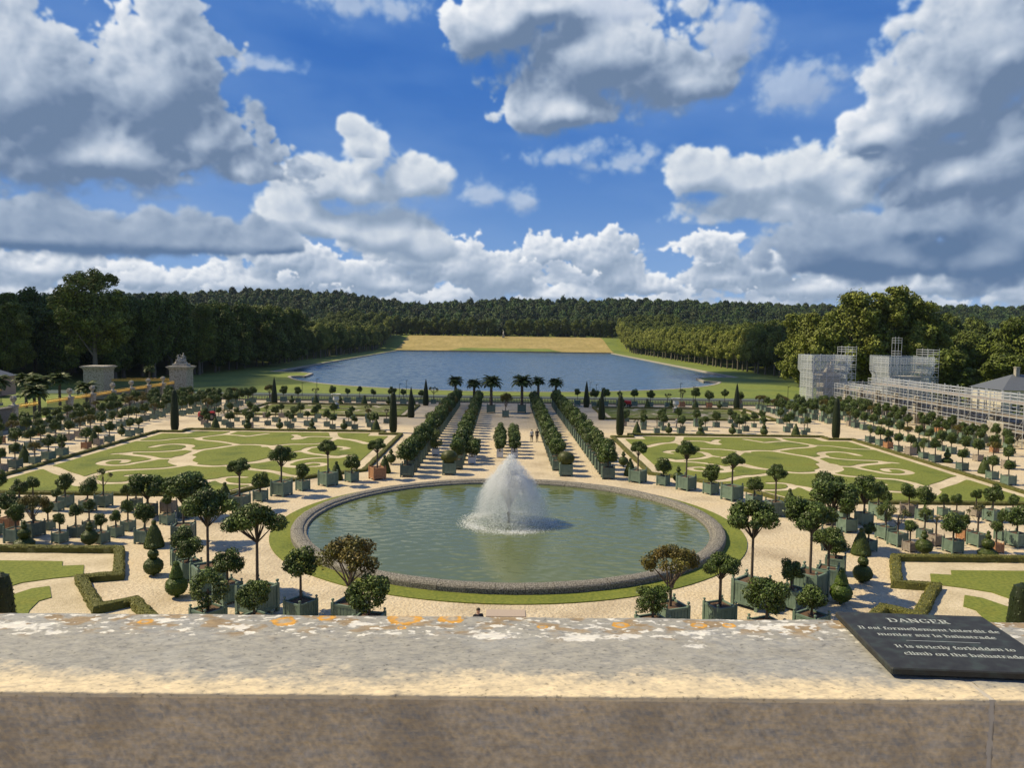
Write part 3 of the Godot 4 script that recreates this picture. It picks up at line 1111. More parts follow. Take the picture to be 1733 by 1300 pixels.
	for k in 14000:
		var a := rng.randf() * TAU
		var r := 3.25 + rng.randfn() * 0.38
		if rng.randf() < 0.25:
			r = rng.randf_range(0.6, 4.3)
		# thicker towards the front and the left
		var keep := 0.42 + 0.30 * sin(a) - 0.22 * cos(a) + 0.25 * sin(a * 5.0 + 1.0)
		if rng.randf() > keep:
			continue
		var p := Vector3(cos(a) * r + 0.1, absf(rng.randfn()) * 0.07, sin(a) * r)
		var s := rng.randf_range(0.008, 0.024)
		places.append(Transform3D(Basis.from_scale(Vector3(s * 1.8, s * 0.6, s)), p))
	copies("foam", drop, M.drop, places, f)

func build_terrace() -> void:
	# the terrace that the parapet stands on, over the vaulted front of the orangery
	setting("terrace_floor", sheet(-40, -1.6, 40, 14, 13.3), plain(lin(0.50, 0.43, 0.33), 0.9))
	var b := MB.new()
	b.box(Vector3(0, 6.6, 6.0), Vector3(80, 13.2, 15.3))
	single("orangery_front", b.mesh(), M.stone, "plain stone front wall below the parapet", "building")
	var p := thing("parapet", "weathered limestone parapet with white and orange lichen along its far edge", "parapet", Vector3(0, 14.3, 0))
	var under := MB.new()
	under.box(Vector3(0, -0.62, -1.65), Vector3(12, 0.76, 0.30))
	part("base_wall", under.mesh(), M.stone, p)
	var top_mat := plain(Color.WHITE, 0.9)
	top_mat.albedo_texture = lichen_texture()
	top_mat.normal_enabled = true
	top_mat.normal_texture = normal_tex(60, 0.03, 5.0, 1024, 6)
	top_mat.normal_scale = 0.8
	var n1 := noise(61, 2.2, 4)
	var n2 := noise(62, 42.0, 4)
	var n3 := noise(63, 9.0, 3)
	# two long coping stones and the mortar joint between them
	for st in [[-3.2, 0.4525, "coping_stone"], [0.4625, 3.2, "coping_stone"]]:
		var m := MB.new()
		var x0: float = st[0]
		var x1: float = st[1]
		var vx0 := maxf(x0, -2.0)
		var vx1 := minf(x1, 1.35)
		var xs := PackedFloat32Array()
		if x0 < vx0:
			xs.append(x0)
		var cnt := int((vx1 - vx0) / 0.0055)
		for i in cnt + 1:
			xs.append(lerpf(vx0, vx1, float(i) / cnt))
		if x1 > vx1:
			xs.append(x1)
		# cross-section from the far underside over the top to the near underside: (z, y, along)
		var sec := []
		sec.append(Vector2(-1.86, -0.24))
		for i in 5:
			sec.append(Vector2(-1.86, -0.24 + 0.225 * (i + 1) / 5.0))
		for i in 4:
			var a := PI / 2 * (i + 1) / 4.0
			sec.append(Vector2(-1.848 - cos(a) * 0.012, -0.012 + sin(a) * 0.012))
		for i in 62:
			sec.append(Vector2(-1.848 + 0.402 * (i + 1) / 62.0, 0.0))
		for i in 4:
			var a := PI / 2 * (1.0 - (i + 1) / 4.0)
			sec.append(Vector2(-1.446 + cos(a) * 0.004, -0.004 + sin(a) * 0.004))
		for i in 40:
			sec.append(Vector2(-1.442, -0.004 - 0.236 * (i + 1) / 40.0))
		var grid := []
		for x in xs:
			var col := PackedVector3Array()
			for q: Vector2 in sec:
				var top := q.y > -0.003 and q.x < -1.446
				var face := q.x > -1.4465
				var z := q.x
				var y := q.y
				if face:
					# the near face is roughly tooled: slanting chisel strokes
					var deep := smoothstep(-0.006, -0.022, y)
					var tool: float = 0.7 - absf(n2.get_noise_2d((x * 0.8 + y * 1.1) * 0.9, (y * 1.9 - x * 0.8) * 1.6)) * 3.2 + n3.get_noise_2d(x * 1.6, y * 2.4) * 1.1
					z += (tool * 0.0024 + n1.get_noise_2d(x, y * 3.0) * 0.003) * deep
				elif top:
					y += n1.get_noise_2d(x * 1.2, z * 2.0) * 0.0035 + n2.get_noise_2d(x * 0.8, z * 0.8) * 0.0011
				else:
					z += n3.get_noise_2d(x, y) * 0.003
				# arrises worn beside the joint
				var edge := minf(absf(x - x0), absf(x - x1))
				if edge < 0.012:
					var bite := (1.0 - edge / 0.012) * (0.0015 + 0.0015 * n3.get_noise_2d(z * 4.0, y * 4.0))
					if face:
						z -= bite
					elif top:
						y -= bite
				col.append(Vector3(x, y, z))
			grid.append(col)
		var nrm := []
		for i in grid.size():
			var col := PackedVector3Array()
			for k in sec.size():
				var dx: Vector3 = grid[mini(i + 1, grid.size() - 1)][k] - grid[maxi(i - 1, 0)][k]
				var ds: Vector3 = grid[i][mini(k + 1, sec.size() - 1)] - grid[i][maxi(k - 1, 0)]
				col.append(dx.cross(ds).normalized() * (1.0 if dx.cross(ds).dot(Vector3(0, sec[k].y + 0.12, sec[k].x + 1.65)) > 0.0 else -1.0))
			nrm.append(col)
		for i in grid.size() - 1:
			for k in sec.size() - 1:
				for t in [[i, k, i, k + 1, i + 1, k + 1], [i, k, i + 1, k + 1, i + 1, k]]:
					var q := []
					var nn := Vector3.ZERO
					for s in 3:
						q.append(grid[t[s * 2]][t[s * 2 + 1]])
						nn += nrm[t[s * 2]][t[s * 2 + 1]]
					var order := [0, 2, 1] if (q[1] - q[0]).cross(q[2] - q[0]).dot(nn) > 0.0 else [0, 1, 2]
					for s in order:
						m.v.append(q[s])
						m.n.append(nrm[t[s * 2]][t[s * 2 + 1]])
						m.c.append(Color.WHITE)
						# unrolled along the section, so that the pattern sits on the stone
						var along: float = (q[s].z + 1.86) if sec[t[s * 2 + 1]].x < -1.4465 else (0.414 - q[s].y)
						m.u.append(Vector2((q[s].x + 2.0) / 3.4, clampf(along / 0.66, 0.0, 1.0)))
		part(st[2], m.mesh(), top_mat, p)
	var j := MB.new()
	j.box(Vector3(0.4575, -0.1215, -1.6515), Vector3(0.0125, 0.241, 0.416))
	part("mortar_joint", j.mesh(), plain(lin(0.42, 0.38, 0.32), 0.95), p)
	build_plate()

func lichen_texture() -> Texture2D:
	# weathered limestone: cream where worn, grey film, white and orange lichen, as on the stone; 3.4 m by 0.66 m unrolled
	var w := 2048
	var h := 512
	tex_rows.resize(h)
	ln = [noise(70, 3.0, 5), noise(71, 14.0, 5), noise(72, 60.0, 4), noise(73, 9.0, 4), noise(74, 22.0, 4), noise(75, 1.4, 3), noise(76, 36.0, 3)]
	var id := WorkerThreadPool.add_group_task(lichen_row, h)
	WorkerThreadPool.wait_for_group_task_completion(id)
	var data := PackedByteArray()
	for r in tex_rows:
		data.append_array(r)
	var im := Image.create_from_data(w, h, false, Image.FORMAT_RGB8, data)
	return ImageTexture.create_from_image(im)

var tex_rows := []
var ln := []
# rosettes of orange lichen near the far edge: x, distance from the far edge, radius (metres)
const ORANGE := [[-1.02, 0.045, 0.030], [-0.925, 0.02, 0.024], [-0.735, 0.03, 0.042], [-0.62, 0.022, 0.034], [-0.735, 0.085, 0.012], [-0.40, 0.07, 0.012], [-0.21, 0.05, 0.022], [-0.02, 0.05, 0.02], [-1.35, 0.06, 0.02], [0.05, 0.05, 0.016]]
const PALE := [[-0.30, 0.135, 0.075, 0.028], [-0.52, 0.12, 0.07, 0.026], [-0.19, 0.12, 0.05, 0.022], [-0.07, 0.175, 0.032, 0.016], [-1.62, 0.09, 0.11, 0.024], [-1.52, 0.13, 0.06, 0.016], [-1.30, 0.05, 0.04, 0.014], [-0.85, 0.06, 0.05, 0.015], [-0.75, 0.12, 0.035, 0.014], [0.13, 0.06, 0.06, 0.024], [0.20, 0.045, 0.07, 0.014], [-1.12, 0.085, 0.05, 0.018], [-0.05, 0.10, 0.05, 0.02]]

func lichen_row(r: int) -> void:
	var w := 2048
	var out := PackedByteArray()
	out.resize(w * 3)
	var d := (r + 0.5) / 512.0 * 0.66
	for c in w:
		var x := (c + 0.5) / w * 3.4 - 2.0
		var a: float = ln[0].get_noise_2d(x, d)
		var m: float = ln[1].get_noise_2d(x, d * 1.2)
		var f: float = ln[2].get_noise_2d(x, d)
		var cream := Color(0.56, 0.465, 0.315)
		var grey := Color(0.262, 0.255, 0.235)
		var col: Color
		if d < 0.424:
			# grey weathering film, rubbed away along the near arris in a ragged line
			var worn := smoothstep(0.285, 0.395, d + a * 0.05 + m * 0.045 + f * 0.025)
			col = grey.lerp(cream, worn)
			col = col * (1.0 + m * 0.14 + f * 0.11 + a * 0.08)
			var bluish := smoothstep(0.05, 0.5, ln[5].get_noise_2d(x, d * 2.0) + m * 0.3)
			col = col.lerp(Color(0.28, 0.285, 0.285), bluish * 0.5 * (1.0 - worn))
			# dark pits
			if f + ln[6].get_noise_2d(x * 1.5, d * 2.0) < -0.72:
				col = col * 0.62
			# brown and white crusts keep to the far third
			var band := 1.0 - smoothstep(0.08, 0.165, d + m * 0.05)
			var brown: float = smoothstep(0.0, 0.35, ln[3].get_noise_2d(x + 5.0, d * 1.6) + m * 0.3) * band
			col = col.lerp(Color(0.24, 0.155, 0.065), brown * 0.75)
			var crust: float = ln[4].get_noise_2d(x, d * 1.8) + 0.35 * ln[6].get_noise_2d(x, d)
			if crust > 0.30 - 0.05 * a and band > 0.3:
				col = Color(0.54, 0.525, 0.49) * (1.0 + f * 0.3)
			for p in (PALE if d < 0.22 else []):
				var e: float = sqrt(pow((x - p[0]) / p[2], 2) + pow((d - p[1]) / p[3], 2)) + m * 0.9 + f * 0.5
				if e < 0.8:
					col = col.lerp(Color(0.63, 0.615, 0.58), smoothstep(0.8, 0.4, e) * 0.8)
			for o in (ORANGE if d < 0.12 else []):
				var e: float = Vector2(x - o[0], (d - o[1]) * 1.15).length() / o[2] + m * 0.4 + f * 0.25
				if e < 1.0:
					var ringed := smoothstep(0.35, 0.75, e)
					col = Color(0.36, 0.30, 0.22).lerp(Color(0.50, 0.255, 0.04), ringed) * (1.0 + f * 0.3)
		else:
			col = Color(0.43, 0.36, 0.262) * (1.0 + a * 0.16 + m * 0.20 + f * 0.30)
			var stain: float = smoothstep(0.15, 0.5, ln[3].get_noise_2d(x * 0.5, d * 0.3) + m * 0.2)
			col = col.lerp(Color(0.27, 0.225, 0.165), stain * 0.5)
		col = Color(clampf(col.r, 0.0, 1.0), clampf(col.g, 0.0, 1.0), clampf(col.b, 0.0, 1.0)).linear_to_srgb()
		out[c * 3] = int(col.r * 255.0)
		out[c * 3 + 1] = int(col.g * 255.0)
		out[c * 3 + 2] = int(col.b * 255.0)
	tex_rows[r] = out

func build_plate() -> void:
	var pl := thing("warning_plate", "dark bronze warning plate lettered DANGER lying on the parapet", "plaque", Vector3(0.492, 14.300, -1.683), deg_to_rad(-4.0))
	var b := MB.new()
	b.bevel_box(Vector3(0.02, 0.004, 0.0), Vector3(0.315, 0.010, 0.27), 0.003)
	part("mortar_bed", b.mesh(), plain(lin(0.5, 0.48, 0.44), 0.95), pl)
	b = MB.new()
	b.bevel_box(Vector3(0.0, 0.0145, 0.0), Vector3(0.352, 0.013, 0.325), 0.0025)
	var bronze := grainy(noise_tex(80, 0.02, [lin(0.020, 0.019, 0.017), lin(0.030, 0.030, 0.027), lin(0.045, 0.062, 0.055)], 512, 5), 2.2, 0.5)
	bronze.metallic_specular = 0.35
	part("plate", b.mesh(), bronze, pl)
	var ink := plain(lin(0.38, 0.41, 0.39), 0.7)
	var font := SystemFont.new()
	font.font_names = PackedStringArray(["Droid Serif"])
	for l in [["DANGER", 0.034, -0.112, 0.0], ["Il est formellement interdit de", 0.0222, -0.058, 0.0], ["monter sur la balustrade", 0.0222, -0.021, 0.0], ["It is strictly forbidden to", 0.0222, 0.046, 0.008], ["climb on the balustrade", 0.0222, 0.084, 0.008]]:
		var tm := TextMesh.new()
		tm.text = l[0]
		tm.font = font
		tm.font_size = 48
		tm.pixel_size = l[1] / 48.0
		tm.depth = 0.0006
		part("lettering", tm, ink, pl, Transform3D(Basis(Vector3.RIGHT, -PI / 2), Vector3(l[3], 0.0214, l[2])))
	b = MB.new()
	b.box(Vector3(0.0, 0.0213, 0.012), Vector3(0.16, 0.0008, 0.0014))
	part("ruled_line", b.mesh(), ink, pl)

# ------------------------------------------------------------------ plants

var crowns := {}
var fuzz := FastNoiseLite.new()

func rand_dir(rng: RandomNumberGenerator) -> Vector3:
	var z := rng.randf_range(-1, 1)
	var a := rng.randf() * TAU
	var r := sqrt(1.0 - z * z)
	return Vector3(r * cos(a), z, r * sin(a))

func leafy(rng: RandomNumberGenerator, b: MB, lobes: Array, count: int, l: float, w: float, base: Color, alt: Color, inner := 0.25, spread := 0.7, up := 0.15) -> void:
	# leaves spread through lobes [centre, radii]; more on the outside
	var total := 0.0
	for q in lobes:
		total += q[1].x * q[1].y
	for q in lobes:
		var tone := rng.randf_range(0.75, 1.2)
		var own := base.lerp(alt, clampf(rng.randf_range(-0.3, 0.9), 0.0, 1.0))
		var rad: Vector3 = q[1]
		for i in int(count * rad.x * rad.y / total):
			var d := rand_dir(rng)
			var r := rng.randf_range(0.82, 1.04) if rng.randf() > inner else rng.randf_range(0.35, 0.85)
			if rng.randf() < 0.09:
				r = rng.randf_range(1.05, 1.26)
			var p: Vector3 = q[0] + d * rad * r
			var nn := (d + rand_dir(rng) * spread + Vector3(0, up, 0)).normalized()
			var t := nn.cross(rand_dir(rng)).normalized()
			var s := rng.randf_range(0.7, 1.25)
			var k := tone * rng.randf_range(0.55, 1.45)
			var cc := own.lerp(alt, rng.randf() * 0.35)
			b.col = Color(cc.r * k, cc.g * k, cc.b * k)
			b.leaf(p, nn, t, l * s, w * s)

func make_crowns() -> void:
	fuzz = noise(33, 2.5, 3)
	var rng := RandomNumberGenerator.new()
	rng.seed = 12
	var dark := Color(0.042, 0.070, 0.014)
	var mid := Color(0.095, 0.135, 0.030)
	# round-headed orange trees, radius 1
	crowns.orange = []
	for k in 8:
		var b := MB.new()
		var lobes := [[Vector3(0, -0.05, 0), Vector3(0.66, 0.56, 0.66)]]
		for i in 12:
			var d := rand_dir(rng)
			lobes.append([d * Vector3(0.64, 0.54, 0.64), Vector3.ONE * rng.randf_range(0.2, 0.44)])
		leafy(rng, b, lobes, 3600, 0.15, 0.085, dark, mid, 0.2, 0.85)
		crowns.orange.append(b.mesh())
	# tall old trees with open, lobed heads
	crowns.old = []
	for k in 6:
		var b := MB.new()
		var lobes := []
		for i in 19:
			var d := rand_dir(rng)
			d.y = absf(d.y) * 1.15 - 0.45
			lobes.append([d * Vector3(0.72, 0.62, 0.72) * rng.randf_range(0.5, 1.08), Vector3(1, 0.8, 1) * rng.randf_range(0.16, 0.38)])
		leafy(rng, b, lobes, 9000, 0.095, 0.052, dark, mid, 0.25, 0.9)
		b.col = Color(0.06, 0.05, 0.04)
		for q in lobes:
			b.tube(Vector3(0, -0.78, 0), q[0], 0.03, 0.008, 4)
		crowns.old.append(b.mesh())
	# russet-green domes on many stems
	crowns.dome = []
	for k in 2:
		var b := MB.new()
		var lobes := []
		for i in 22:
			var d := rand_dir(rng)
			d.y = absf(d.y)
			lobes.append([d * Vector3(0.78, 0.55, 0.78) + Vector3(0, -0.15, 0), Vector3.ONE * rng.randf_range(0.2, 0.3)])
		leafy(rng, b, lobes, 5200, 0.095, 0.05, Color(0.075, 0.085, 0.013), Color(0.135, 0.095, 0.02), 0.25, 0.9)
		b.col = Color(0.16, 0.12, 0.09)
		for i in 9:
			b.tube(Vector3(rng.randf_range(-0.1, 0.1), -1.0, rng.randf_range(-0.1, 0.1)), lobes[i * 2][0], 0.035, 0.012, 4)
		crowns.dome.append(b.mesh())
	# loose bright shrubs
	crowns.loose = []
	for k in 3:
		var b := MB.new()
		var lobes := []
		for i in 9:
			var d := rand_dir(rng)
			lobes.append([d * Vector3(0.55, 0.6, 0.55), Vector3(0.9, 1.2, 0.9) * rng.randf_range(0.22, 0.4)])
		leafy(rng, b, lobes, 1700, 0.2, 0.06, Color(0.085, 0.13, 0.03), Color(0.15, 0.18, 0.05), 0.35, 1.0)
		crowns.loose.append(b.mesh())
	# dark, loose-headed shrubs
	crowns.loose_dark = []
	for k in 3:
		var b := MB.new()
		var lobes := [[Vector3.ZERO, Vector3(0.6, 0.6, 0.6)]]
		for i in 16:
			var d := rand_dir(rng)
			lobes.append([d * Vector3(0.7, 0.62, 0.7) * rng.randf_range(0.75, 1.05), Vector3.ONE * rng.randf_range(0.16, 0.3)])
		leafy(rng, b, lobes, 5200, 0.105, 0.06, dark, mid, 0.2, 1.0)
		crowns.loose_dark.append(b.mesh())
	# thin, twiggy shrubs
	crowns.thin = []
	for k in 3:
		var b := MB.new()
		b.col = Color(0.12, 0.10, 0.08)
		var lobes := []
		for i in 10:
			var d := rand_dir(rng)
			d.y = absf(d.y) - 0.25
			b.tube(Vector3(0, -0.9, 0), d * 0.9, 0.022, 0.008, 4)
			lobes.append([d * 0.8, Vector3.ONE * rng.randf_range(0.16, 0.26)])
		leafy(rng, b, lobes, 520, 0.14, 0.08, Color(0.07, 0.10, 0.03), Color(0.14, 0.12, 0.05), 0.5, 1.2)
		crowns.thin.append(b.mesh())
	# clipped balls: solid heart, dense small leaves
	crowns.ball = []
	for k in 2:
		var b := MB.new()
		b.col = Color(0.04, 0.05, 0.008)
		b.ball(Vector3.ZERO, Vector3(0.95, 0.78, 0.95), 24, 14)
		leafy(rng, b, [[Vector3.ZERO, Vector3(0.985, 0.81, 0.985)]], 4200, 0.055, 0.04, Color(0.075, 0.09, 0.012), Color(0.12, 0.125, 0.02), 0.0, 0.5)
		crowns.ball.append(b.mesh())
	# palms in tubs: feather fronds about the origin
	crowns.palm = []
	for k in 3:
		var b := MB.new()
		for i in 46:
			var az := i * 2.39996 + rng.randf_range(-0.2, 0.2)
			var lift := lerpf(1.52, 0.15, float(i) / 46.0) + rng.randf_range(-0.12, 0.12)
			var ln2 := rng.randf_range(0.9, 1.1)
			var out := Vector3(cos(az), 0, sin(az))
			var side := Vector3(-sin(az), 0, cos(az))
			var p := Vector3.ZERO
			var ang := lift
			var kk := rng.randf_range(0.7, 1.25)
			for s in 12:
				var q := p + (out * cos(ang) + Vector3.UP * sin(ang)) * ln2 / 12.0
				var nn := (Vector3.UP * cos(ang) - out * sin(ang)).normalized()
				var fw := (q - p).normalized()
				b.col = Color(0.055 * kk, 0.075 * kk, 0.018 * kk)
				b.tube(p, q, 0.016, 0.014, 3)
				var ll := 0.30 * sin(PI * clampf((s + 1.5) / 13.5, 0.0, 1.0))
				for e in [-1.0, 1.0]:
					var dirn: Vector3 = (side * e * 0.8 + fw * 0.65 - Vector3.UP * 0.18).normalized()
					b.col = Color(0.06 * kk, 0.085 * kk, 0.02 * kk) * rng.randf_range(0.8, 1.25)
					b.leaf(p + dirn * ll * 0.5, nn, dirn, ll, 0.055)
					b.leaf((p + q) * 0.5 + dirn * ll * 0.5, nn, dirn, ll, 0.055)
				p = q
				ang -= 0.135
		crowns.palm.append(b.mesh())
	# big park trees: crown about (0, 0, 0), radii 6.5 x 9 x 6.5; boughs carry clumps, clumps carry leaves
	crowns.park = []
	for k in 10:
		var b := MB.new()
		var lobes := []
		for i in 17:
			var d := rand_dir(rng)
			d.y = d.y * 0.95 + 0.05
			var bough := d * Vector3(4.1, 6.2, 4.1) * rng.randf_range(0.75, 1.08)
			var br := rng.randf_range(1.9, 2.9)
			for j in 9:
				var e := (rand_dir(rng) + d * 0.55).normalized()
				lobes.append([bough + e * br * 0.78, Vector3(1, 0.8, 1) * br * rng.randf_range(0.34, 0.56)])
			lobes.append([bough, Vector3.ONE * br * 0.75])
		lobes.append([Vector3(0, 0.5, 0), Vector3(3.0, 5.4, 3.0)])
		if k < 7:
			leafy(rng, b, lobes, 20000, 0.62, 0.36, Color(0.066, 0.092, 0.013), Color(0.125, 0.155, 0.026), 0.12, 0.8, 0.3)
		else:
			# fresh yellow-green planes
			leafy(rng, b, lobes, 20000, 0.62, 0.36, Color(0.15, 0.18, 0.026), Color(0.26, 0.27, 0.055), 0.12, 0.8, 0.3)
		crowns.park.append(b.mesh())
	# great old planes, the same build at twice the size with finer leaves
	crowns.great = []
	for k in 3:
		var b := MB.new()
		var lobes := []
		for i in 30:
			var d := rand_dir(rng)
			d.y = d.y * 0.95 + 0.05
			var bough := d * Vector3(4.4, 6.6, 4.4) * rng.randf_range(0.7, 1.06)
			var br := rng.randf_range(1.1, 2.1)
			for j in 9:
				var e := (rand_dir(rng) + d * 0.5).normalized()
				lobes.append([bough + e * br * 0.8, Vector3(1, 0.75, 1) * br * rng.randf_range(0.3, 0.52)])
			lobes.append([bough, Vector3.ONE * br * 0.7])
		lobes.append([Vector3(0, 0.5, 0), Vector3(3.2, 5.6, 3.2)])
		leafy(rng, b, lobes, 46000, 0.36, 0.21, Color(0.10, 0.128, 0.018), Color(0.20, 0.22, 0.042), 0.12, 0.85, 0.3)
		crowns.great.append(b.mesh())
	# far woodland crowns, radius 6
	crowns.far = []
	for k in 4:
		var b := MB.new()
		var lobes := []
		for i in 12:
			var d := rand_dir(rng)
			d.y = absf(d.y) - 0.2
			lobes.append([d * Vector3(3.9, 4.2, 3.9), Vector3.ONE * rng.randf_range(1.9, 2.9)])
		leafy(rng, b, lobes, 1300, 1.5, 1.0, Color(0.030, 0.060, 0.016), Color(0.060, 0.096, 0.026), 0.12, 0.7, 0.3)
		crowns.far.append(b.mesh())
	# unit trunks and planters
	var t := MB.new()
	t.tube(Vector3.ZERO, Vector3.UP, 1.0, 0.75, 8)
	crowns.trunk = t.mesh()
	# park trunk for a tree 25 m tall, in metres
	t = MB.new()
	t.tube(Vector3(0, -0.3, 0), Vector3(0.0, 1.2, 0), 0.75, 0.5, 9)
	t.tube(Vector3(0, 1.2, 0), Vector3(0.1, 8.0, 0.0), 0.5, 0.38, 9)
	t.tube(Vector3(0.1, 8.0, 0), Vector3(0.0, 17.0, 0.1), 0.38, 0.12, 7)
	for i in 6:
		var a := TAU * i / 6.0 + 0.3
		t.tube(Vector3(0.08, 5.0 + i * 0.9, 0), Vector3(cos(a) * 3.6, 10.5 + i * 0.9, sin(a) * 3.6), 0.24, 0.08, 6)
	crowns.parktrunk = t.mesh()
	t = MB.new()
	var pr := []
	for i in 15:
		pr.append(Vector2((1.0 - i * 0.012) * (1.0 + (0.16 if i % 2 else -0.05)), i / 14.0))
	t.lathe(pr, 9)
	crowns.palmtrunk = t.mesh()
	crowns.post = planter_post()
	crowns.panel = planter_panel()
	crowns.soil = sheet(-0.44, -0.44, 0.44, 0.44, 0.84)
	crowns.box = planter_joined()

func planter_post() -> ArrayMesh:
	var b := MB.new()
	b.box(Vector3(0, 0.48, 0), Vector3(0.105, 0.96, 0.105))
	b.lathe([Vector2(0.03, 0.96), Vector2(0.022, 0.99), Vector2(0.05, 1.02), Vector2(0.058, 1.05), Vector2(0.045, 1.085), Vector2(0.0, 1.10)], 8)
	return b.mesh()

func planter_panel() -> ArrayMesh:
	# one framed side, seen from +z: boards between a top and a bottom rail
	var b := MB.new()
	b.box(Vector3(0, 0.865, 0.0), Vector3(0.80, 0.09, 0.07))
	b.box(Vector3(0, 0.175, 0.0), Vector3(0.80, 0.10, 0.07))
	for i in 6:
		b.box(Vector3(-0.333 + i * 0.1333, 0.52, 0.004 * (i % 2)), Vector3(0.122, 0.60, 0.045))
	return b.mesh()

func planter_joined() -> ArrayMesh:
	var b := MB.new()
	for sx in [-1.0, 1.0]:
		for sz in [-1.0, 1.0]:
			b.box(Vector3(sx * 0.4475, 0.48, sz * 0.4475), Vector3(0.105, 0.96, 0.105))
			b.ball(Vector3(sx * 0.4475, 1.02, sz * 0.4475), Vector3(0.05, 0.06, 0.05), 5, 3)
	for k in 4:
		var t := Basis(Vector3.UP, PI / 2 * k)
		b.box(t * Vector3(0, 0.52, 0.445), Vector3(0.79, 0.78, 0.06) if k % 2 == 0 else Vector3(0.06, 0.78, 0.79))
		b.box(t * Vector3(0, 0.875, 0.46), Vector3(0.79, 0.07, 0.07) if k % 2 == 0 else Vector3(0.07, 0.07, 0.79))
		b.box(t * Vector3(0, 0.17, 0.46), Vector3(0.79, 0.08, 0.07) if k % 2 == 0 else Vector3(0.07, 0.08, 0.79))
	return b.mesh()

var prng := RandomNumberGenerator.new()

func scaled(at: Vector3, s: Vector3, turn := 0.0) -> Transform3D:
	return Transform3D(Basis(Vector3.UP, turn) * Basis.from_scale(s), at)

func potted(kind: String, at: Vector3, box: float, stem: float, rad: float, paint: String, turn: float, label: String, fine: bool, squash := 1.0) -> Node3D:
	# a tree or shrub in a square timber planter: planter, soil, trunk, crown
	var names := {"orange": "potted_orange_tree", "old": "potted_orange_tree", "dome": "potted_shrub", "loose": "potted_shrub", "loose_dark": "potted_shrub", "thin": "potted_shrub", "ball": "potted_box_ball", "palm": "potted_palm"}
	var cats := {"orange": "potted tree", "old": "potted tree", "dome": "potted shrub", "loose": "potted shrub", "loose_dark": "potted shrub", "thin": "potted shrub", "ball": "topiary", "palm": "palm tree"}
	var groups := {"orange": "orange trees in timber boxes", "old": "orange trees in timber boxes", "dome": "shrubs in timber boxes", "loose": "shrubs in timber boxes", "loose_dark": "shrubs in timber boxes", "thin": "shrubs in timber boxes", "ball": "clipped balls in timber boxes", "palm": "palms in the garden"}
	if label == "":
		far_potted(kind, at, box, stem, rad, paint, squash)
		return null
	var t := thing(names[kind], label, cats[kind], at, turn, groups[kind])
	var mat: Material = M[paint]
	if fine:
		var pb := Node3D.new()
		pb.name = "planter"
		t.add_child(pb)
		pb.scale = Vector3.ONE * box
		for k in 4:
			part("corner_post", crowns.post, mat, pb, Transform3D(Basis.IDENTITY, Vector3(0.4475 * (1 if k < 2 else -1), 0, 0.4475 * (1 if k % 2 else -1))))
			part("side_panel", crowns.panel, mat, pb, Transform3D(Basis(Vector3.UP, PI / 2 * k), Basis(Vector3.UP, PI / 2 * k) * Vector3(0, 0, 0.445)))
		part("soil", crowns.soil, M.soil, t, scaled(Vector3.ZERO, Vector3.ONE * box))
	else:
		part("planter", crowns.box, mat, t, scaled(Vector3.ZERO, Vector3.ONE * box))
		part("soil", crowns.soil, M.soil, t, scaled(Vector3.ZERO, Vector3.ONE * box))
	var top := box * 0.82
	var kinds: Array = crowns[kind]
	var tr := 0.05 + 0.02 * rad
	if kind == "old":
		tr = 0.085
	elif kind == "palm":
		tr = 0.28
	var cy := top + stem + rad * squash * (0.75 if kind != "palm" else 0.02)
	var tall := cy - top if kind != "ball" else 0.2
	part("trunk", crowns.palmtrunk if kind == "palm" else crowns.trunk, M.bark, t, scaled(Vector3(0, top - 0.02, 0), Vector3(tr, tall, tr)))
	part("crown", kinds[prng.randi() % kinds.size()], M.leaf, t, scaled(Vector3(0, cy, 0), Vector3(rad, rad * squash, rad), prng.randf() * TAU))
	return t

var far_parts := {}

func far_potted(kind: String, at: Vector3, box: float, stem: float, rad: float, paint: String, squash: float) -> void:
	# the smallest and farthest boxes are kept together as one mass
	var add := func(key: String, xf: Transform3D) -> void:
		if not far_parts.has(key):
			far_parts[key] = []
		far_parts[key].append(xf)
	add.call("planter " + paint, scaled(at, Vector3.ONE * box))
	var cy := box * 0.82 + stem + rad * squash * 0.75
	add.call("trunk", scaled(at + Vector3(0, box * 0.8, 0), Vector3(0.06, cy - box * 0.8, 0.06)))
	add.call("crown %s %d" % [kind, prng.randi() % crowns[kind].size()], scaled(at + Vector3(0, cy, 0), Vector3(rad, rad * squash, rad), prng.randf() * TAU))

func place_far_potted() -> void:
	var t := Node3D.new()
	t.name = "far_boxed_trees"
	add_child(t)
	t.set_meta("kind", "stuff")
	t.set_meta("label", "small dark boxed trees massed at the far end of the garden")
	for key: String in far_parts:
		var w := key.split(" ")
		if w[0] == "planter":
			copies("planter", crowns.box, M[w[1]], far_parts[key], t)
		elif w[0] == "trunk":
			copies("trunk", crowns.trunk, M.bark, far_parts[key], t)
		else:
			copies("crown", crowns[w[1]][int(w[2])], M.leaf, far_parts[key], t)

func paint_name() -> String:
	var r := prng.randf()
	return "green_paint" if r < 0.62 else ("dark_paint" if r < 0.84 else ("grey_wood" if r < 0.93 else "bare_wood"))

func paint_word(p: String) -> String:
	return {"green_paint": "green", "dark_paint": "dark green", "grey_wood": "grey wood", "bare_wood": "brown wood", "white_paint": "white"}[p]

func tree_word(kind: String) -> String:
	return {"orange": "round orange tree", "old": "tall orange tree", "dome": "russet dome shrub", "loose": "bright loose shrub", "loose_dark": "dark bushy shrub", "thin": "thin twiggy shrub", "ball": "clipped box ball", "palm": "feather palm"}[kind]

func mixed_kind() -> String:
	var r := prng.randf()
	return "orange" if r < 0.80 else ("loose" if r < 0.88 else ("dome" if r < 0.93 else "thin"))

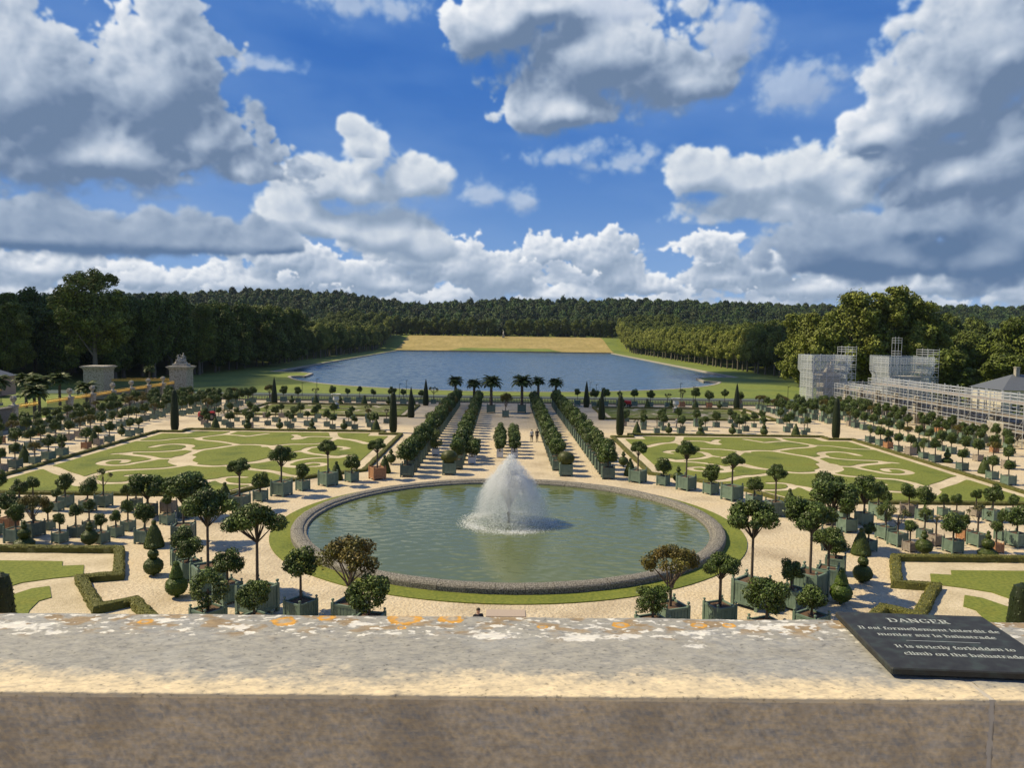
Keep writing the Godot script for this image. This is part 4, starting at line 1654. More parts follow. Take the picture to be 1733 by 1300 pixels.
func build_potted() -> void:
	prng.seed = 2024
	for sx: float in [-1.0, 1.0]:
		var sd := side_word(sx)
		# ring round the basin: tall and small by turns
		var ring := [[22.35, -63.4, "old", 1.30, 1.75, 1.12, "dark_paint"], [21.7, -66.8, "orange", 0.95, 0.35, 0.85, "green_paint"], [20.5, -69.0, "old", 1.42, 1.45, 1.42, "green_paint"], [19.2, -71.4, "orange", 0.98, 0.45, 0.78, "green_paint"], [17.4, -73.8, "old", 1.40, 1.75, 1.15, "green_paint"], [15.5, -75.8, "orange", 1.02, 0.45, 0.92, "green_paint"], [13.2, -77.2, "old", 1.36, 1.55, 1.12, "bare_wood" if sx < 0 else "green_paint"]]
		if sx > 0.0:
			ring[1] = [21.7, -66.9, "orange", 1.05, 0.5, 0.78, "green_paint"]
			ring[2] = [20.45, -69.3, "old", 1.45, 1.65, 1.12, "green_paint"]
			ring[3] = [19.2, -71.8, "orange", 1.10, 0.4, 0.98, "green_paint"]
			ring[4] = [17.3, -73.7, "old", 1.42, 1.75, 1.38, "green_paint"]
		for i in ring.size():
			var q: Array = ring[i]
			var a := atan2(q[0] * sx - POOL.x, q[1] - POOL.z)
			potted(q[2], Vector3(q[0] * sx, 0, q[1]), q[3], q[4], q[5], q[6], a + 0.08 * (i % 3 - 1), "%s in %s box, %s along the basin's %s side from nearest" % [tree_word(q[2]), paint_word(q[6]), nth(i + 1), sd], true)
		# the same ring, nearest the parapet
		var close := [[22.8, -53.3, "old", 1.40, 1.6, 1.95, "dark_paint"], [20.7, -47.8, "orange", 1.15, 0.4, 0.85, "green_paint"], [19.25, -45.5, "orange" if sx < 0 else "old", 1.2, 0.35 if sx < 0 else 1.1, 0.85 if sx < 0 else 1.25, "green_paint"], [17.3, -43.4, "old", 1.62, 2.4, 1.75, "green_paint"], [15.55, -41.6, "orange", 1.2, 0.65, 0.9 if sx < 0 else 0.75, "green_paint"], [13.4, -40.0 if sx < 0 else -41.8, "old", 1.6, 2.5, 1.75, "green_paint"], [10.8, -38.8, "orange" if sx < 0 else "old", 1.25, 1.4, 0.98 if sx < 0 else 1.15, "green_paint"], [8.1, -38.2, "dome", 1.45, 1.3, 1.65 if sx < 0 else 1.45, "green_paint"], [6.9, -36.6, "loose_dark", 1.3, 0.3, 1.3 if sx < 0 else 1.05, "green_paint"], [12.4, -36.4, "loose_dark", 1.3, 0.45, 1.0 if sx < 0 else 1.3, "green_paint"], [15.0, -37.4, "loose" if sx < 0 else "orange", 1.3, 0.3, 1.15 if sx < 0 else 0.8, "green_paint"]]
		for i in close.size():
			var q: Array = close[i]
			var a := atan2(q[0] * sx - POOL.x, q[1] - POOL.z)
			potted(q[2], Vector3(q[0] * sx, 0, q[1]), q[3], q[4], q[5], q[6], a + 0.1 * (i % 3 - 1), "%s in %s box, %s of %s cluster between basin and parapet" % [tree_word(q[2]), paint_word(q[6]), nth(i + 1), sd], true, 0.92)
		# foreground field beside the near lawn
		var rows := [[-53.0, [25.4, 28.3, 31.2, 34.2]], [-54.6, [28.2, 31.1, 34.0, 36.8]], [-56.3, [28.2, 31.1, 34.0, 36.9]], [-58.4, [26.2]], [-60.6, [25.6, 28.6]], [-62.2, [27.6, 31.0, 34.2, 36.8, 39.8]], [-63.9, [26.2, 31.2, 33.9, 36.9, 39.7, 42.7]]]
		for r in rows.size():
			for i in rows[r][1].size():
				var kind := mixed_kind()
				var pn := paint_name()
				var big := prng.randf() < 0.35
				if r == 4:
					kind = "old"
					big = true
				var bx := prng.randf_range(0.95, 1.12) if big else prng.randf_range(0.70, 0.86)
				var rad := prng.randf_range(0.72, 0.92) if big else prng.randf_range(0.46, 0.62)
				if kind == "old":
					rad = 1.7
				if kind == "dome" and big:
					rad = 1.1
				potted(kind, Vector3(rows[r][1][i] * sx + prng.randf_range(-0.12, 0.12), 0, rows[r][0] + prng.randf_range(-0.12, 0.12)), bx, prng.randf_range(0.45, 0.95), rad, pn, 0.25 * sx + prng.randf_range(-0.15, 0.15), "%s in %s box, %s in row %s behind %s foreground lawn" % [tree_word(kind), paint_word(pn), nth(i + 1), ["one", "two", "three", "four", "five", "six", "seven"][r], sd], r < 3 or r == 4)
		# field outside the scrolled lawn
		for col in 4:
			var x: float = [51.8, 58.0, 64.4, 68.8][col]
			var cnt := 0
			for i in 19:
				var z := -78.2 - i * 2.75 - (1.3 if col % 2 else 0.0)
				if x > absf(z) * 0.668 + 0.6 or z < -110.5 and col == 0 or prng.randf() < 0.06:
					continue
				cnt += 1
				var kind := mixed_kind() if col == 0 else ("orange" if prng.randf() < 0.93 else "dome")
				var pn := paint_name()
				potted(kind, Vector3(x * sx + prng.randf_range(-0.2, 0.2), 0, z + prng.randf_range(-0.2, 0.2)), prng.randf_range(0.80, 1.05), prng.randf_range(0.65, 0.95), prng.randf_range(0.6, 0.82) * (1.0 if col == 0 else 1.12), pn, prng.randf_range(-0.1, 0.1) + 0.15 * sx, "%s in %s box, %s from front, column %s outside %s hedge" % [tree_word(kind), paint_word(pn), nth(cnt), ["one", "two", "three", "four"][col], sd], false)
		# avenue rows
		var lines := [[5.5, -83.6, 3.0, 25, "inner"], [10.4, -79.0, 2.78, 28, "outer"]]
		for l in lines:
			for i in l[3]:
				var z: float = l[1] - i * l[2]
				var x: float = l[0] - (0.018 * i if l[0] > 6.0 else 0.0)
				var kind := "orange" if prng.randf() < 0.90 else ("loose" if prng.randf() < 0.6 else "dome")
				if i == 0:
					kind = "orange"
				var pn := "green_paint" if prng.randf() < 0.7 else "dark_paint"
				potted(kind, Vector3(x * sx, 0, z), 1.32 if l[0] > 6 else 1.2, prng.randf_range(0.45, 0.7), prng.randf_range(1.0, 1.2) * (1.15 if l[0] > 6 else 1.0), pn, 0.0, "%s in %s box, %s from basin, %s row %s of avenue" % [tree_word(kind), paint_word(pn), nth(i + 1), l[4], sd] if i < 17 else "", i < 5)
		potted("ball", Vector3(6.15 * sx, 0, -80.4), 1.38, 0.0, 0.93, "green_paint", 0.0, "clipped round box ball in green box leading the avenue's inner %s row" % sd, true)
		# small white boxes down the middle of the avenue
		for i in 6:
			potted("orange", Vector3(0.88 * sx, 0, -91.6 - i * 2.7), 0.80, 0.45, 0.92, "white_paint", 0.0, "round orange tree in small white box, %s in avenue's middle %s line" % [nth(i + 1), sd], i < 2)
		# cross alley beyond the scrolled lawns
		var alley := [[-116.4, 9, 20.0, 3.15], [-119.6, 9, 21.3, 3.2], [-124.6, 10, 19.4, 3.0], [-130.5, 10, 20.6, 2.9]]
		for r in alley.size():
			for i in alley[r][1]:
				if prng.randf() < 0.1:
					continue
				var kind := mixed_kind()
				var pn := paint_name()
				potted(kind, Vector3((alley[r][2] + i * alley[r][3] + prng.randf_range(-0.3, 0.3)) * sx, 0, alley[r][0] + prng.randf_range(-0.4, 0.4)), prng.randf_range(0.68, 0.95), prng.randf_range(0.55, 0.85), prng.randf_range(0.55, 0.85), pn, prng.randf_range(-0.1, 0.1), "%s in %s box, %s from avenue, row %s of %s cross alley" % [tree_word(kind), paint_word(pn), nth(i + 1), ["one", "two", "three", "four"][r], sd], false)
		# outer corner beyond, and the strip along the end fence
		for r in 9:
			for i in 5:
				var kind := "orange" if prng.randf() < 0.85 else "dome"
				potted(kind, Vector3((51.4 + i * 4.2 + prng.randf_range(-0.5, 0.5)) * sx, 0, -131.0 - r * 3.1 - prng.randf_range(0, 1)), prng.randf_range(0.9, 1.15), 0.9, prng.randf_range(0.8, 1.1), "green_paint", 0.0, "", false)
		for i in 12:
			var kind := mixed_kind()
			var pn := paint_name()
			potted(kind, Vector3((14.5 + i * 3.1 + prng.randf_range(-0.6, 0.6)) * sx, 0, -158.6 + prng.randf_range(-0.8, 0.8)), prng.randf_range(0.9, 1.3), prng.randf_range(0.8, 1.4), prng.randf_range(0.7, 1.15), pn, 0.0, "", false)
	place_far_potted()
	# a few stand-alone tubs of the avenue
	for i in 3:
		potted("orange", Vector3(-4.05, 0, -87.2 - i * 1.9), 0.85, 0.35, 1.0, "white_paint", 0.0, "pale orange tree in white box, %s of three left of the avenue path" % nth(i + 1), i == 0)
	potted("loose", Vector3(-8.7, 0, -93.0), 0.85, 0.35, 1.25, "white_paint", 0.0, "bright yellow-green shrub in white box between the left avenue rows", true)
	potted("dome", Vector3(-0.15, 0, -136.0), 1.2, 1.2, 1.2, "green_paint", 0.0, "dark tall shrub in green box at the avenue's far middle", false, 1.3)
	var palms := [[-2.85, -143.0, 4.2, 2.35], [2.9, -144.0, 4.3, 2.35], [-10.4, -157.0, 3.4, 2.0], [-6.6, -157.5, 2.9, 1.9], [6.6, -158.5, 3.5, 1.8], [10.2, -158.0, 3.3, 1.9]]
	for i in palms.size():
		var q: Array = palms[i]
		potted("palm", Vector3(q[0], 0, q[1]), 1.6, q[2], q[3], "green_paint", 0.0, ["tall feather palm in green box, left of the avenue's central pair", "tall feather palm in green box, right of the avenue's central pair", "feather palm at the end fence, outermost on the left", "shorter feather palm at the end fence, just left of avenue", "feather palm at the end fence, just right of avenue", "feather palm at the end fence, outermost on the right"][i], false)

func clipped(profile: Array, height_noise: float, count: int, dark: Color, light: Color, sd: int) -> ArrayMesh:
	# topiary: turned solid with rough surface and a skin of small leaves
	var b := MB.new()
	var rng := RandomNumberGenerator.new()
	rng.seed = sd
	b.col = dark
	b.lathe(profile, 18, Vector3.ZERO, fuzz, height_noise)
	for i in profile.size() - 1:
		var p: Vector2 = profile[i]
		var q: Vector2 = profile[i + 1]
		var ln2 := p.distance_to(q)
		var t := (q - p).normalized()
		for k in int(count * ln2 * (p.x + q.x)):
			var u := rng.randf()
			var c := p.lerp(q, u)
			var a := rng.randf() * TAU
			var nn := Vector3(cos(a) * t.y, -t.x, sin(a) * t.y)
			var n2 := (nn + rand_dir(rng) * 0.7).normalized()
			var cc := dark.lerp(light, rng.randf())
			b.col = cc * rng.randf_range(0.8, 1.3)
			b.leaf(Vector3(cos(a) * c.x, c.y, sin(a) * c.x) + nn * 0.015, n2, n2.cross(rand_dir(rng)).normalized(), 0.075, 0.05)
	return b.mesh()

func bulb(y: float, r: float, n := 7) -> Array:
	var out := []
	for i in n:
		var e := -PI / 2 + PI * (i + 0.35) / (n - 0.3)
		out.append(Vector2(cos(e) * r, y + sin(e) * r * 0.92))
	return out

func build_topiary() -> void:
	var dk := Color(0.038, 0.055, 0.010)
	var lt := Color(0.095, 0.12, 0.02)
	var cone := clipped([Vector2(0.62, 0.0), Vector2(0.66, 0.15), Vector2(0.55, 0.55), Vector2(0.40, 1.05), Vector2(0.22, 1.45), Vector2(0.12, 1.6), Vector2(0.16, 1.72), Vector2(0.10, 1.84), Vector2(0.0, 1.88)], 0.03, 700, dk, lt, 1)
	var ball_top := clipped([Vector2(0.05, 0.0), Vector2(0.06, 0.16)] + bulb(0.68, 0.55) + [Vector2(0.07, 1.2), Vector2(0.22, 1.32), Vector2(0.24, 1.42), Vector2(0.14, 1.56), Vector2(0.16, 1.66), Vector2(0.0, 1.8)], 0.03, 700, dk, lt, 2)
	var three := clipped([Vector2(0.06, 0.0)] + bulb(0.58, 0.57) + bulb(1.32, 0.32, 6) + bulb(1.78, 0.18, 5) + [Vector2(0.0, 1.96)], 0.03, 700, dk, lt, 3)
	var gourd := clipped([Vector2(0.08, 0.0)] + bulb(0.66, 0.60) + [Vector2(0.36, 1.18), Vector2(0.34, 1.3), Vector2(0.24, 1.62), Vector2(0.14, 1.84), Vector2(0.17, 1.92), Vector2(0.10, 2.03), Vector2(0.0, 2.06)], 0.03, 700, Color(0.045, 0.075, 0.010), Color(0.11, 0.16, 0.02), 4)
	var tiers := clipped([Vector2(0.2, 0.0), Vector2(0.60, 0.10), Vector2(0.64, 0.32), Vector2(0.42, 0.50), Vector2(0.36, 0.56)] + bulb(0.92, 0.40, 6) + bulb(1.42, 0.19, 5) + bulb(1.68, 0.13, 4) + [Vector2(0.0, 1.82)], 0.03, 700, dk, lt, 5)
	var yew := clipped([Vector2(0.30, 0.0), Vector2(0.50, 0.25), Vector2(0.58, 0.9), Vector2(0.57, 2.2), Vector2(0.50, 3.6), Vector2(0.42, 4.7), Vector2(0.35, 5.5), Vector2(0.25, 5.9), Vector2(0.0, 6.02)], 0.04, 260, Color(0.012, 0.022, 0.006), Color(0.035, 0.055, 0.012), 6)
	var spire := clipped([Vector2(0.5, 0.0), Vector2(0.62, 0.4), Vector2(0.55, 1.8), Vector2(0.38, 3.4), Vector2(0.2, 4.6), Vector2(0.06, 5.3), Vector2(0.0, 5.5)], 0.05, 200, Color(0.012, 0.022, 0.006), Color(0.035, 0.05, 0.012), 7)
	var m: Material = M.leaf
	for sx: float in [-1.0, 1.0]:
		var sd := side_word(sx)
		single("clipped_yew_cone", cone, m, "clipped yew cone with knob top beside the %s cluster by the basin" % sd, "topiary", Vector3(24.3 * sx, 0, -52.05), 0.0, "clipped yews round the parterres")
		single("clipped_yew_three_balls", three, m, "three-ball topiary on bare gravel below the %s knobbed cone" % sd, "topiary", Vector3(21.6 * sx, 0, -46.0), 1.0, "clipped yews round the parterres")
		single("clipped_yew_gourd", gourd, m, "gourd-shaped bright topiary nearest the parapet on the %s" % sd, "topiary", Vector3(18.6 * sx, 0, -42.2), 2.0, "clipped yews round the parterres")
		single("clipped_yew_ball", ball_top, m, "ball topiary with small top above the %s foreground hedge" % sd, "topiary", Vector3(28.6 * sx, 0, -51.9), 0.5, "clipped yews round the parterres")
		single("clipped_yew_tiers", tiers, m, "tiered topiary with flat base above the %s foreground hedge" % sd, "topiary", Vector3(33.0 * sx, 0, -51.85), 0.5, "clipped yews round the parterres")
		single("clipped_yew_cone", cone, m, "clipped yew cone beside the lead tree of the %s outer avenue row" % sd, "topiary", Vector3(13.0 * sx, 0, -80.7), 0.5, "clipped yews round the parterres")
		single("clipped_yew_ball", ball_top, m, "ball topiary behind the cone by the %s avenue row" % sd, "topiary", Vector3(13.1 * sx, 0, -86.0), 0.5, "clipped yews round the parterres")
		single("clipped_yew_ball" if sx > 0 else "clipped_yew_cone", ball_top if sx > 0 else cone, m, "small topiary behind the boxes %s of the basin by the lawn edging" % sd, "topiary", Vector3(17.2 * sx, 0, -76.6), 0.5, "clipped yews round the parterres")
		single("clipped_yew_cone", cone, m, "yew cone among the boxes at the %s lawn's basin corner" % sd, "topiary", Vector3(24.3 * sx, 0, -65.4), 0.5, "clipped yews round the parterres")
		# edging of the cross alley
		for i in 6:
			var mm: Mesh = [cone, ball_top, tiers, ball_top, three, cone][i]
			single(["clipped_yew_cone", "clipped_yew_ball", "clipped_yew_tiers", "clipped_yew_ball", "clipped_yew_three_balls", "clipped_yew_cone"][i], mm, m, "%s small topiary from the avenue behind the %s scrolled lawn" % [nth(i + 1), sd], "topiary", Vector3((19.6 + i * 4.8) * sx, 0, -114.9), 0.3 * i, "clipped yews round the parterres")
		for i in 6:
			var mm: Mesh = [cone, ball_top, cone, tiers, cone, ball_top][i]
			single(["clipped_yew_cone", "clipped_yew_ball", "clipped_yew_cone", "clipped_yew_tiers", "clipped_yew_cone", "clipped_yew_ball"][i], mm, m, "%s dark topiary from the avenue beyond the far %s lawn" % [nth(i + 1), sd], "topiary", Vector3((19.0 + i * 4.9) * sx, 0, -155.9), 0.3 * i, "clipped yews round the parterres")
		for i in 4:
			single("clipped_yew_cone", [cone, tiers, cone, ball_top][i], m, "%s topiary along the outer edge of the %s scrolled lawn" % [nth(i + 1), sd], "topiary", Vector3(53.2 * sx, 0, -84.5 - i * 7.2), 0.3 * i, "clipped yews round the parterres")
		# tall columns at the corners
		single("yew_column", yew, m, "tall dark yew column at the %s scrolled lawn's avenue corner" % sd, "yew column", Vector3(16.75 * sx, 0, -113.0), 0.0, "tall yew columns")
		single("yew_column", yew, m, "tall dark yew column at the %s scrolled lawn's outer corner" % sd, "yew column", Vector3(48.5 * sx, 0, -112.2), 1.0, "tall yew columns")
		single("yew_column", yew, m, "dark yew column at the picture's %s edge behind the parapet" % sd, "yew column", Vector3(18.75 * sx, 0, -27.7), 1.0, "tall yew columns")
		single("yew_spire", spire, m, "pointed yew spire at the far %s lawn's outer corner" % sd, "yew column", Vector3(46.8 * sx, 0, -155.2), 1.0, "tall yew columns")
		single("yew_spire", spire, m, "pointed yew spire at the far %s lawn's avenue corner" % sd, "yew column", Vector3(16.3 * sx, 0, -155.6), 2.0, "tall yew columns")
		single("yew_spire", spire, m, "slim yew spire at the near avenue corner of the far %s lawn" % sd, "yew column", Vector3(16.6 * sx, 0, -133.4), 3.0, "tall yew columns")

# ------------------------------------------------------------------ woods

func park_tree(at: Vector3, h: float, wide: float, label: String, called := "plane_tree", low := 0.2, tint := -1) -> void:
	var t := thing(called, label, "tree", at, prng.randf() * TAU, "trees of the park")
	part("trunk", crowns.parktrunk, M.palebark, t, scaled(Vector3.ZERO, Vector3.ONE * h / 25.0))
	var mid := h * (0.5 + low * 0.5)
	var half := h * (0.5 - low * 0.5)
	var k: int = tint if tint >= 0 else prng.randi() % 7
	part("crown", crowns.great[k % 3] if wide > 18.5 else crowns.park[k], M.canopy, t, scaled(Vector3(0, mid, 0), Vector3(wide / 12.6, half / 9.0, wide / 12.6)))

func build_woods() -> void:
	prng.seed = 77
	# rows along both sides of the lake
	for sx: float in [-1.0, 1.0]:
		var n := 0
		for i in 58:
			var z := -945.0 + i * 10.6
			if z > -335.0:
				break
			n += 1
			park_tree(Vector3((141.0 + prng.randf_range(-1.5, 1.5)) * sx, land(141, z) - 0.2, z), prng.randf_range(24, 28.5), prng.randf_range(12.5, 15), "%s tree from the far end in the row along the lake's %s lawn" % [nth(n), side_word(sx)], "plane_tree", 0.12, 7 + prng.randi() % 3 if sx > 0.0 and z < -420.0 or sx < 0.0 and z < -560.0 and prng.randf() < 0.5 else -1)
		var behind := []
		var behind2 := []
		for r in 5:
			for i in 66:
				var p := Vector3((154.0 + r * 13.0 + prng.randf_range(-4, 4)) * sx, 0, -990.0 + i * 10.4 + prng.randf_range(-4, 4))
				if p.z > -330.0 and sx > 0:
					continue
				p.y = land(p.x, p.z) + prng.randf_range(14, 17)
				var s := prng.randf_range(0.95, 1.25)
				(behind if i % 2 else behind2).append(scaled(p, Vector3(s * 1.15, s * 1.3, s * 1.15), prng.randf() * TAU))
		for q in [behind, behind2]:
			var w := copies(numbered("woodland"), crowns.park[2 if q == behind else 5], M.canopy, q, self)
			w.set_meta("label", "mass of woodland behind the tree row on the lake's %s side" % side_word(sx))
	# row across the end of the meadow
	for i in 26:
		var x := -150.0 + i * 12.0
		if absf(x + 2.0) < 7.0:
			continue
		park_tree(Vector3(x, land(x, -985) - 0.3, -985.0 + prng.randf_range(-3, 3)), prng.randf_range(23, 27), 15.0, "%s tree from the left in the row behind the dry meadow" % nth(i + 1), "plane_tree", 0.08)
	# wooded hills on the skyline
	var far := [[], [], [], []]
	var tints := [[], [], [], []]
	for i in 190:
		for j in 52:
			var z := -1000.0 - j * 10.4 + prng.randf_range(-5, 5)
			var x := (i - 95) * 10.6 + prng.randf_range(-6, 6)
			if absf(x) > absf(z) * 0.72:
				continue
			var k := prng.randi() % 4
			var s := 0.55 + 0.9 * pow(prng.randf(), 1.8)
			far[k].append(scaled(Vector3(x, land(x, z) + 4.5 * s + 1.0, z), Vector3(s, s * prng.randf_range(1.0, 2.0), s), prng.randf() * TAU))
			var t := prng.randf_range(0.45, 1.45)
			tints[k].append(Color(t * prng.randf_range(0.9, 1.15), t, t * prng.randf_range(0.8, 1.2)))
	for k in 4:
		var w := copies(numbered("hill_forest"), crowns.far[k], M.canopy, far[k], self, tints[k])
		w.set_meta("label", "dark wooded hills along the skyline behind the lake")
	# the dark wood on the left
	var n := 0
	var spots := []
	for i in 700:
		var x := prng.randf_range(-330, -128)
		var z := prng.randf_range(-480, -205)
		# its edge runs from the street back to the lakeside row
		if z > -205.0 + (x + 128.0) * -0.10 - 118.0 * smoothstep(-205.0, -128.0, x):
			continue
		if x < -0.75 * absf(z) - 30.0:
			continue
		var clash := false
		for q: Vector2 in spots:
			if q.distance_to(Vector2(x, z)) < 10.5:
				clash = true
		if clash:
			continue
		spots.append(Vector2(x, z))
	spots.sort_custom(func(a, b): return a.y > b.y)
	var rest := []
	for q: Vector2 in spots:
		n += 1
		if n <= 60:
			park_tree(Vector3(q.x, land(q.x, q.y) - 0.3, q.y), prng.randf_range(31, 38), prng.randf_range(16, 20), "%s tree by nearness in the dark wood on the left" % nth(n), "wood_tree", 0.06)
		else:
			var s := prng.randf_range(1.05, 1.35)
			rest.append(scaled(Vector3(q.x, land(q.x, q.y) + 18.5, q.y), Vector3(s * 1.3, s * 1.6, s * 1.3), prng.randf() * TAU))
	var ww := copies(numbered("woodland"), crowns.park[4], M.canopy, rest, self)
	ww.set_meta("label", "deeper part of the dark wood on the left")
	park_tree(Vector3(-139, -3.5, -262), 41.0, 27.0, "tallest tree standing above the dark wood on the left", "wood_tree", 0.1)
	# right: great planes behind the scaffolding, lower wood beyond
	var great := [[86.0, -217.0, 30.0, 20.0, "rounded plane tree at the left of the great clump beside the lake"], [92.5, -206.0, 35.0, 24.0, "largest plane tree of the clump behind the first scaffold tower"], [104.0, -206.0, 34.5, 23.0, "second great plane tree, between the two scaffold towers"], [113.5, -207.0, 29.5, 19.0, "great plane tree just behind the second scaffold tower"], [100.0, -250.0, 30.0, 20.0, "plane tree hidden deeper in the right-hand clump"]]
	for g in great:
		park_tree(Vector3(g[0], land(g[0], g[1]) - 0.3, g[1]), g[2], g[3], g[4], "great_plane_tree", 0.0)
	n = 0
	spots = []
	for i in 150:
		var x := prng.randf_range(120, 260)
		var z := prng.randf_range(-330, -178)
		if x > absf(z) * 0.78 + 12.0 or x < 128.0 and z > -235.0:
			continue
		var clash := false
		for q: Vector2 in spots:
			if q.distance_to(Vector2(x, z)) < 10.0:
				clash = true
		if not clash:
			spots.append(Vector2(x, z))
	spots.sort_custom(func(a, b): return a.y > b.y)
	for q: Vector2 in spots:
		n += 1
		park_tree(Vector3(q.x, land(q.x, q.y) - 0.3, q.y), prng.randf_range(21, 25.5), prng.randf_range(13, 17), "%s tree by nearness in the wood behind the slate-roofed house" % nth(n), "wood_tree", 0.05)
	for q in [[98.0, -172.0, 13.5, 13.0, "low spreading tree between the second tower and the house"], [108.0, -163.0, 14.5, 13.0, "low spreading tree behind the slate-roofed house at right"], [116.0, -158.0, 15.0, 12.0, "spreading tree at the picture's edge above the house"]]:
		park_tree(Vector3(q[0], -1.0, q[1]), q[2], q[3], q[4], "spreading_tree", 0.0)

# ------------------------------------------------------------------ figures and built things

func blob(caps: Array, cell: float, soft: float, colour: Callable) -> ArrayMesh:
	# one closed skin round tapered capsules [a, b, ra, rb], blended: surface nets on a grid
	var lo := Vector3.INF
	var hi := -Vector3.INF
	for q in caps:
		var r := maxf(q[2], q[3]) + cell * 2.0 + soft * 0.3
		for e in [q[0], q[1]]:
			lo = lo.min(e - Vector3.ONE * r)
			hi = hi.max(e + Vector3.ONE * r)
	var nx := int((hi.x - lo.x) / cell) + 2
	var ny := int((hi.y - lo.y) / cell) + 2
	var nz := int((hi.z - lo.z) / cell) + 2
	var f := PackedFloat32Array()
	f.resize(nx * ny * nz)
	f.fill(9.0)
	for q in caps:
		var a: Vector3 = q[0]
		var ab: Vector3 = q[1] - a
		var len2 := maxf(ab.length_squared(), 1e-8)
		var r := maxf(q[2], q[3]) + cell * 2.0 + soft
		var l0 := (a.min(q[1]) - Vector3.ONE * r - lo) / cell
		var h0 := (a.max(q[1]) + Vector3.ONE * r - lo) / cell
		for z in range(maxi(0, int(l0.z)), mini(nz, int(h0.z) + 1)):
			for y in range(maxi(0, int(l0.y)), mini(ny, int(h0.y) + 1)):
				for x in range(maxi(0, int(l0.x)), mini(nx, int(h0.x) + 1)):
					var p := lo + Vector3(x, y, z) * cell
					var t := clampf((p - a).dot(ab) / len2, 0.0, 1.0)
					var d := p.distance_to(a + ab * t) - lerpf(q[2], q[3], t)
					var i := (z * ny + y) * nx + x
					var e := f[i]
					var h := maxf(soft - absf(e - d), 0.0) / soft
					f[i] = minf(e, d) - h * h * soft * 0.25
	var vert := {}
	var b := MB.new()
	var grad := func(p: Vector3) -> Vector3:
		var g := (p - lo) / cell
		var x := clampi(int(g.x + 0.5), 1, nx - 2)
		var y := clampi(int(g.y + 0.5), 1, ny - 2)
		var z := clampi(int(g.z + 0.5), 1, nz - 2)
		var i := (z * ny + y) * nx + x
		return Vector3(f[i + 1] - f[i - 1], f[i + nx] - f[i - nx], f[i + nx * ny] - f[i - nx * ny]).normalized()
	for z in nz - 1:
		for y in ny - 1:
			for x in nx - 1:
				var i := (z * ny + y) * nx + x
				var inside := 0
				for k in 8:
					if f[i + (k & 1) + ((k >> 1) & 1) * nx + (k >> 2) * nx * ny] < 0.0:
						inside += 1
				if inside == 0 or inside == 8:
					continue
				var sum := Vector3.ZERO
				var cnt := 0
				for k in 8:
					for ax in 3:
						if k & (1 << ax):
							continue
						var m := k | (1 << ax)
						var fa := f[i + (k & 1) + ((k >> 1) & 1) * nx + (k >> 2) * nx * ny]
						var fb := f[i + (m & 1) + ((m >> 1) & 1) * nx + (m >> 2) * nx * ny]
						if (fa < 0.0) != (fb < 0.0):
							var t := fa / (fa - fb)
							sum += Vector3(k & 1, (k >> 1) & 1, k >> 2).lerp(Vector3(m & 1, (m >> 1) & 1, m >> 2), t)
							cnt += 1
				vert[i] = lo + (Vector3(x, y, z) + sum / cnt) * cell
	var strides := [1, nx, nx * ny]
	for z in range(1, nz - 1):
		for y in range(1, ny - 1):
			for x in range(1, nx - 1):
				var i := (z * ny + y) * nx + x
				for ax in 3:
					if (f[i] < 0.0) == (f[i + strides[ax]] < 0.0):
						continue
					var s1: int = strides[(ax + 1) % 3]
					var s2: int = strides[(ax + 2) % 3]
					var q := [i, i - s1, i - s1 - s2, i - s2]
					if not (vert.has(q[0]) and vert.has(q[1]) and vert.has(q[2]) and vert.has(q[3])):
						continue
					var p := [vert[q[0]], vert[q[1]], vert[q[2]], vert[q[3]]]
					b.col = colour.call((p[0] + p[2]) * 0.5)
					b.quad_s(p[0], p[1], p[2], p[3], grad.call(p[0]), grad.call(p[1]), grad.call(p[2]), grad.call(p[3]))
	return b.mesh()

